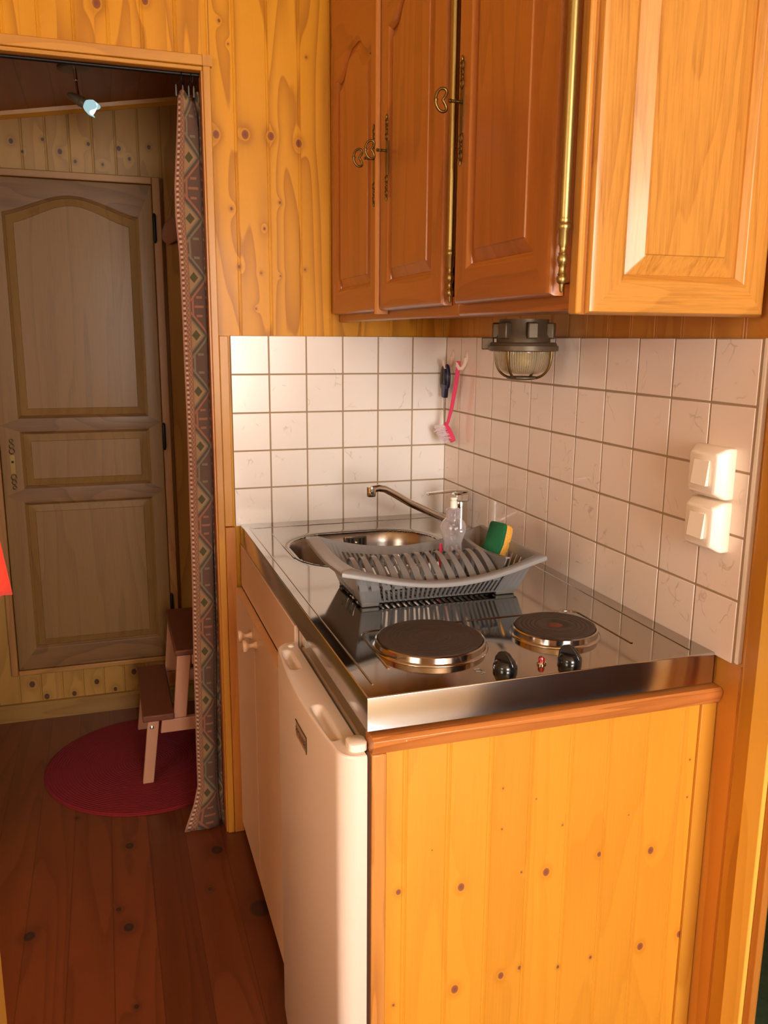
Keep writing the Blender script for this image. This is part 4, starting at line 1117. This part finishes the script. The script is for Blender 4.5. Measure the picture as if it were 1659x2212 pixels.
# petal-like flared glass
ax = dv; X_ = ax.orthogonal().normalized(); Y_ = ax.cross(X_)
mb = MB(); loops = []
for (r, h, wv) in ((.010, .050, 0), (.016, .058, .0), (.021, .070, .003), (.020, .082, .007)):
    loops.append([h0+ax*(h+wv*math.cos(3*2*PI*k/36))+(X_*math.cos(2*PI*k/36)+Y_*math.sin(2*PI*k/36))*r for k in range(36)])
mb.loft(loops, True, True, False)
gs = mb.build('glass_shade', M['lampglass'], sl_, smooth=60)
MB().lathe([(.012, .066), (.017, .070), (.017, .080), (.001, .083)], h0, dv, 20).build('light_bulb', M['lampglow'], sl_, smooth=60)

# ------------------------------------------------------------------ hanging bag behind the curtain
bg = thing('hanging_pouch', (-.665, .945, .95), 'small brown cloth pouch on a cord, half hidden behind the curtain', 'bag')
MB().tube([(-.635, .94, 1.04), (-.655, .935, .97), (-.672, .93, .905)], .0012, 6).build('cord', M['bag'], bg)
mb = MB(); loops = []
for z, w, d in ((.905, .020, .006), (.89, .034, .012), (.86, .046, .018), (.835, .044, .018), (.82, .028, .010)):
    loops.append([(-.648+w*math.cos(k*PI/12), .930+d*math.sin(k*PI/12), z+.012*math.cos(k*PI/12)) for k in range(24)])
mb.loft(loops, True, True, True); mb.build('pouch', M['bag'], bg, smooth=60)

# ------------------------------------------------------------------ bunk bed post and red cloth (left edge)
bk = thing('bunk_bed', (-1.2, -1.0, F), 'yellow pine bed post showing at the lower left corner', 'bed')
MB().box(-1.20, -1.113, -1.03, -.955, F, .42).build('post', M['pine_bunk'], bk, .004)
MB().box(-2.6, -2.52, -1.03, -.955, F, .42).build('post', M['pine_bunk'], bk, .004)
MB().box(-2.519, -1.201, -1.01, -.975, .30, .42).build('rail', M['pine_bunk'], bk, .004)
mb = MB(); loops = []
for j in range(13):
    t = j/12; z = lerp(.43, .10, t)
    xr = lerp(-1.10, -1.066, t**1.2); L = []
    for k in range(25):
        s = k/24; x = lerp(xr, -1.42, s)
        L.append((x, -.848+.016*math.sin(s*16+1.2)*t-.085*(1-t)**3*(1 if True else 0)+.02*s, z-.03*math.sin(s*3)*t*(1 if s > .08 else 0)))
    loops.append(L)
mb.loft(loops, closed=False)
mb.loft([[(p[0], p[1]-.09*k/4*1.0, .43+.008*math.sin(PI*k/4)) for p in loops[0]] for k in range(5)], closed=False)
rc = mb.build('red_cloth', M['redcloth'], smooth=70, recalc=True); tag(rc, 'bright red cloth corner hanging down at the left edge of the picture', 'cloth')
so = rc.modifiers.new('thickness', 'SOLIDIFY'); so.thickness = .003

# ------------------------------------------------------------------ green carpet in the other room
gc = MB().box(.12, 2.4, -1.9, -.72, F+.0005, F+.012).build('carpet', M['green_carpet'], None, .003); tag(gc, 'green carpet on the floor beyond the doorway at lower right', 'carpet')

# ------------------------------------------------------------------ LIGHT
def area(name, loc, target, sx, sy, power, col, spec=1.0, spread=180):
    l = bpy.data.lights.new(name, 'AREA'); l.shape = 'RECTANGLE'; l.size = sx; l.size_y = sy; l.energy = power; l.color = col; l.specular_factor = spec
    l.spread = math.radians(spread)
    o = bpy.data.objects.new(name, l); C.objects.link(o); o.location = loc
    o.rotation_euler = (Vector(target)-Vector(loc)).to_track_quat('-Z', 'Y').to_euler(); return o
area('window_light', (-.35, -4.4, .55), (-.3, 0, -.1), 1.1, 1.3, 132, (1.0, .97, .93))
area('left_fill_light', (-2.9, -2.9, .7), (0, -1.0, .1), 1.0, .9, 26, (1.0, .91, .77))  # added warm fill for the faces turned left, no window there
area('hall_light', (-1.85, .45, .35), (-.8, .6, -.1), .7, .8, 1.0, (1.0, .9, .75))
area('other_room_light', (1.9, -1.6, 1.2), (.6, -1.0, -.9),   .8, .8, 3.5, (.95, 1.0, .9))
wd = bpy.data.worlds.new('World'); bpy.context.scene.world = wd; wd.use_nodes = True
wd.node_tree.nodes['Background'].inputs[0].default_value = (1.0, .75, .5, 1); wd.node_tree.nodes['Background'].inputs[1].default_value = .25

sun = bpy.data.lights.new('sun_patch', 'SPOT'); sun.energy = 420; sun.spot_size = math.radians(30); sun.spot_blend = .15; sun.shadow_soft_size = .02; sun.color = (1, .97, .92)
so_ = bpy.data.objects.new('sun_patch', sun); C.objects.link(so_); so_.location = (-.2, -4.5, 1.45); so_.rotation_euler = (Vector((-.1, -3.0, -.9))-Vector((-.2, -4.5, 1.45))).to_track_quat('-Z', 'Y').to_euler()
MB().box(-.95, 1.3, -3.6, -2.45, F+.0005, F+.008).build('reflector_mat', plain('pale_reflector', '#d6e2f8', .8), None, .002, kind='structure')  # unseen pale sheet added to brighten the reflection in the worktop lip
# window on the front wall behind the camera (what the steel reflects)
w1 = root_struct('window_1', (-.35, -4.58, .55))
for a in ((-.95, -.90, -.15, 1.25), (.20, .25, -.15, 1.25), (-.90, .20, -.15, -.10), (-.90, .20, 1.20, 1.25), (-.375, -.325, -.10, 1.20)):
    MB().box(a[0], a[1], -4.59, -4.45, a[2], a[3]).build('window_frame', M['trim_z'], w1)

# ------------------------------------------------------------------ CAMERA
q = (-0.91094415, -2.2103027, 0.49676651, -0.31909034, -0.2047847, 0.00707687, 1815.26585793)
cy_, sy_ = math.cos(q[3]), math.sin(q[3]); cp, sp__ = math.cos(q[4]), math.sin(q[4]); cr, sr = math.cos(q[5]), math.sin(q[5])
f_ = Vector((-sy_*cp, cy_*cp, sp__)); r0 = Vector((cy_, sy_, 0)); u0_ = r0.cross(f_)
R_ = r0*cr+u0_*sr; U_ = -r0*sr+u0_*cr
cam = bpy.data.cameras.new('camera'); co = bpy.data.objects.new('camera', cam); C.objects.link(co)
mat = Matrix((R_, U_, -f_)).transposed().to_4x4(); mat.translation = Vector(q[:3]); co.matrix_world = mat
cam.sensor_fit = 'HORIZONTAL'; cam.sensor_width = 36; cam.lens = q[6]/1659*36; cam.clip_start = .02
bpy.context.scene.camera = co

# ------------------------------------------------------------------ lift so that the floor is z = 0
bpy.context.view_layer.update()
for o in C.objects:
    if '_o' in o.keys(): del o['_o']
    if o.parent is None: o.location.z += .9
sc_ = bpy.context.scene
sc_.view_settings.view_transform = 'Standard'; sc_.view_settings.look = 'None'; sc_.view_settings.exposure = 0.0
sc_.cycles.use_denoising = True
sc_.cycles.max_bounces = 7; sc_.cycles.diffuse_bounces = 4; sc_.cycles.glossy_bounces = 3; sc_.cycles.use_adaptive_sampling = True; sc_.cycles.adaptive_threshold = .1; sc_.cycles.adaptive_min_samples = 16; sc_.cycles.caustics_reflective = False; sc_.cycles.caustics_refractive = False
sc_.cycles.sample_clamp_indirect = 6
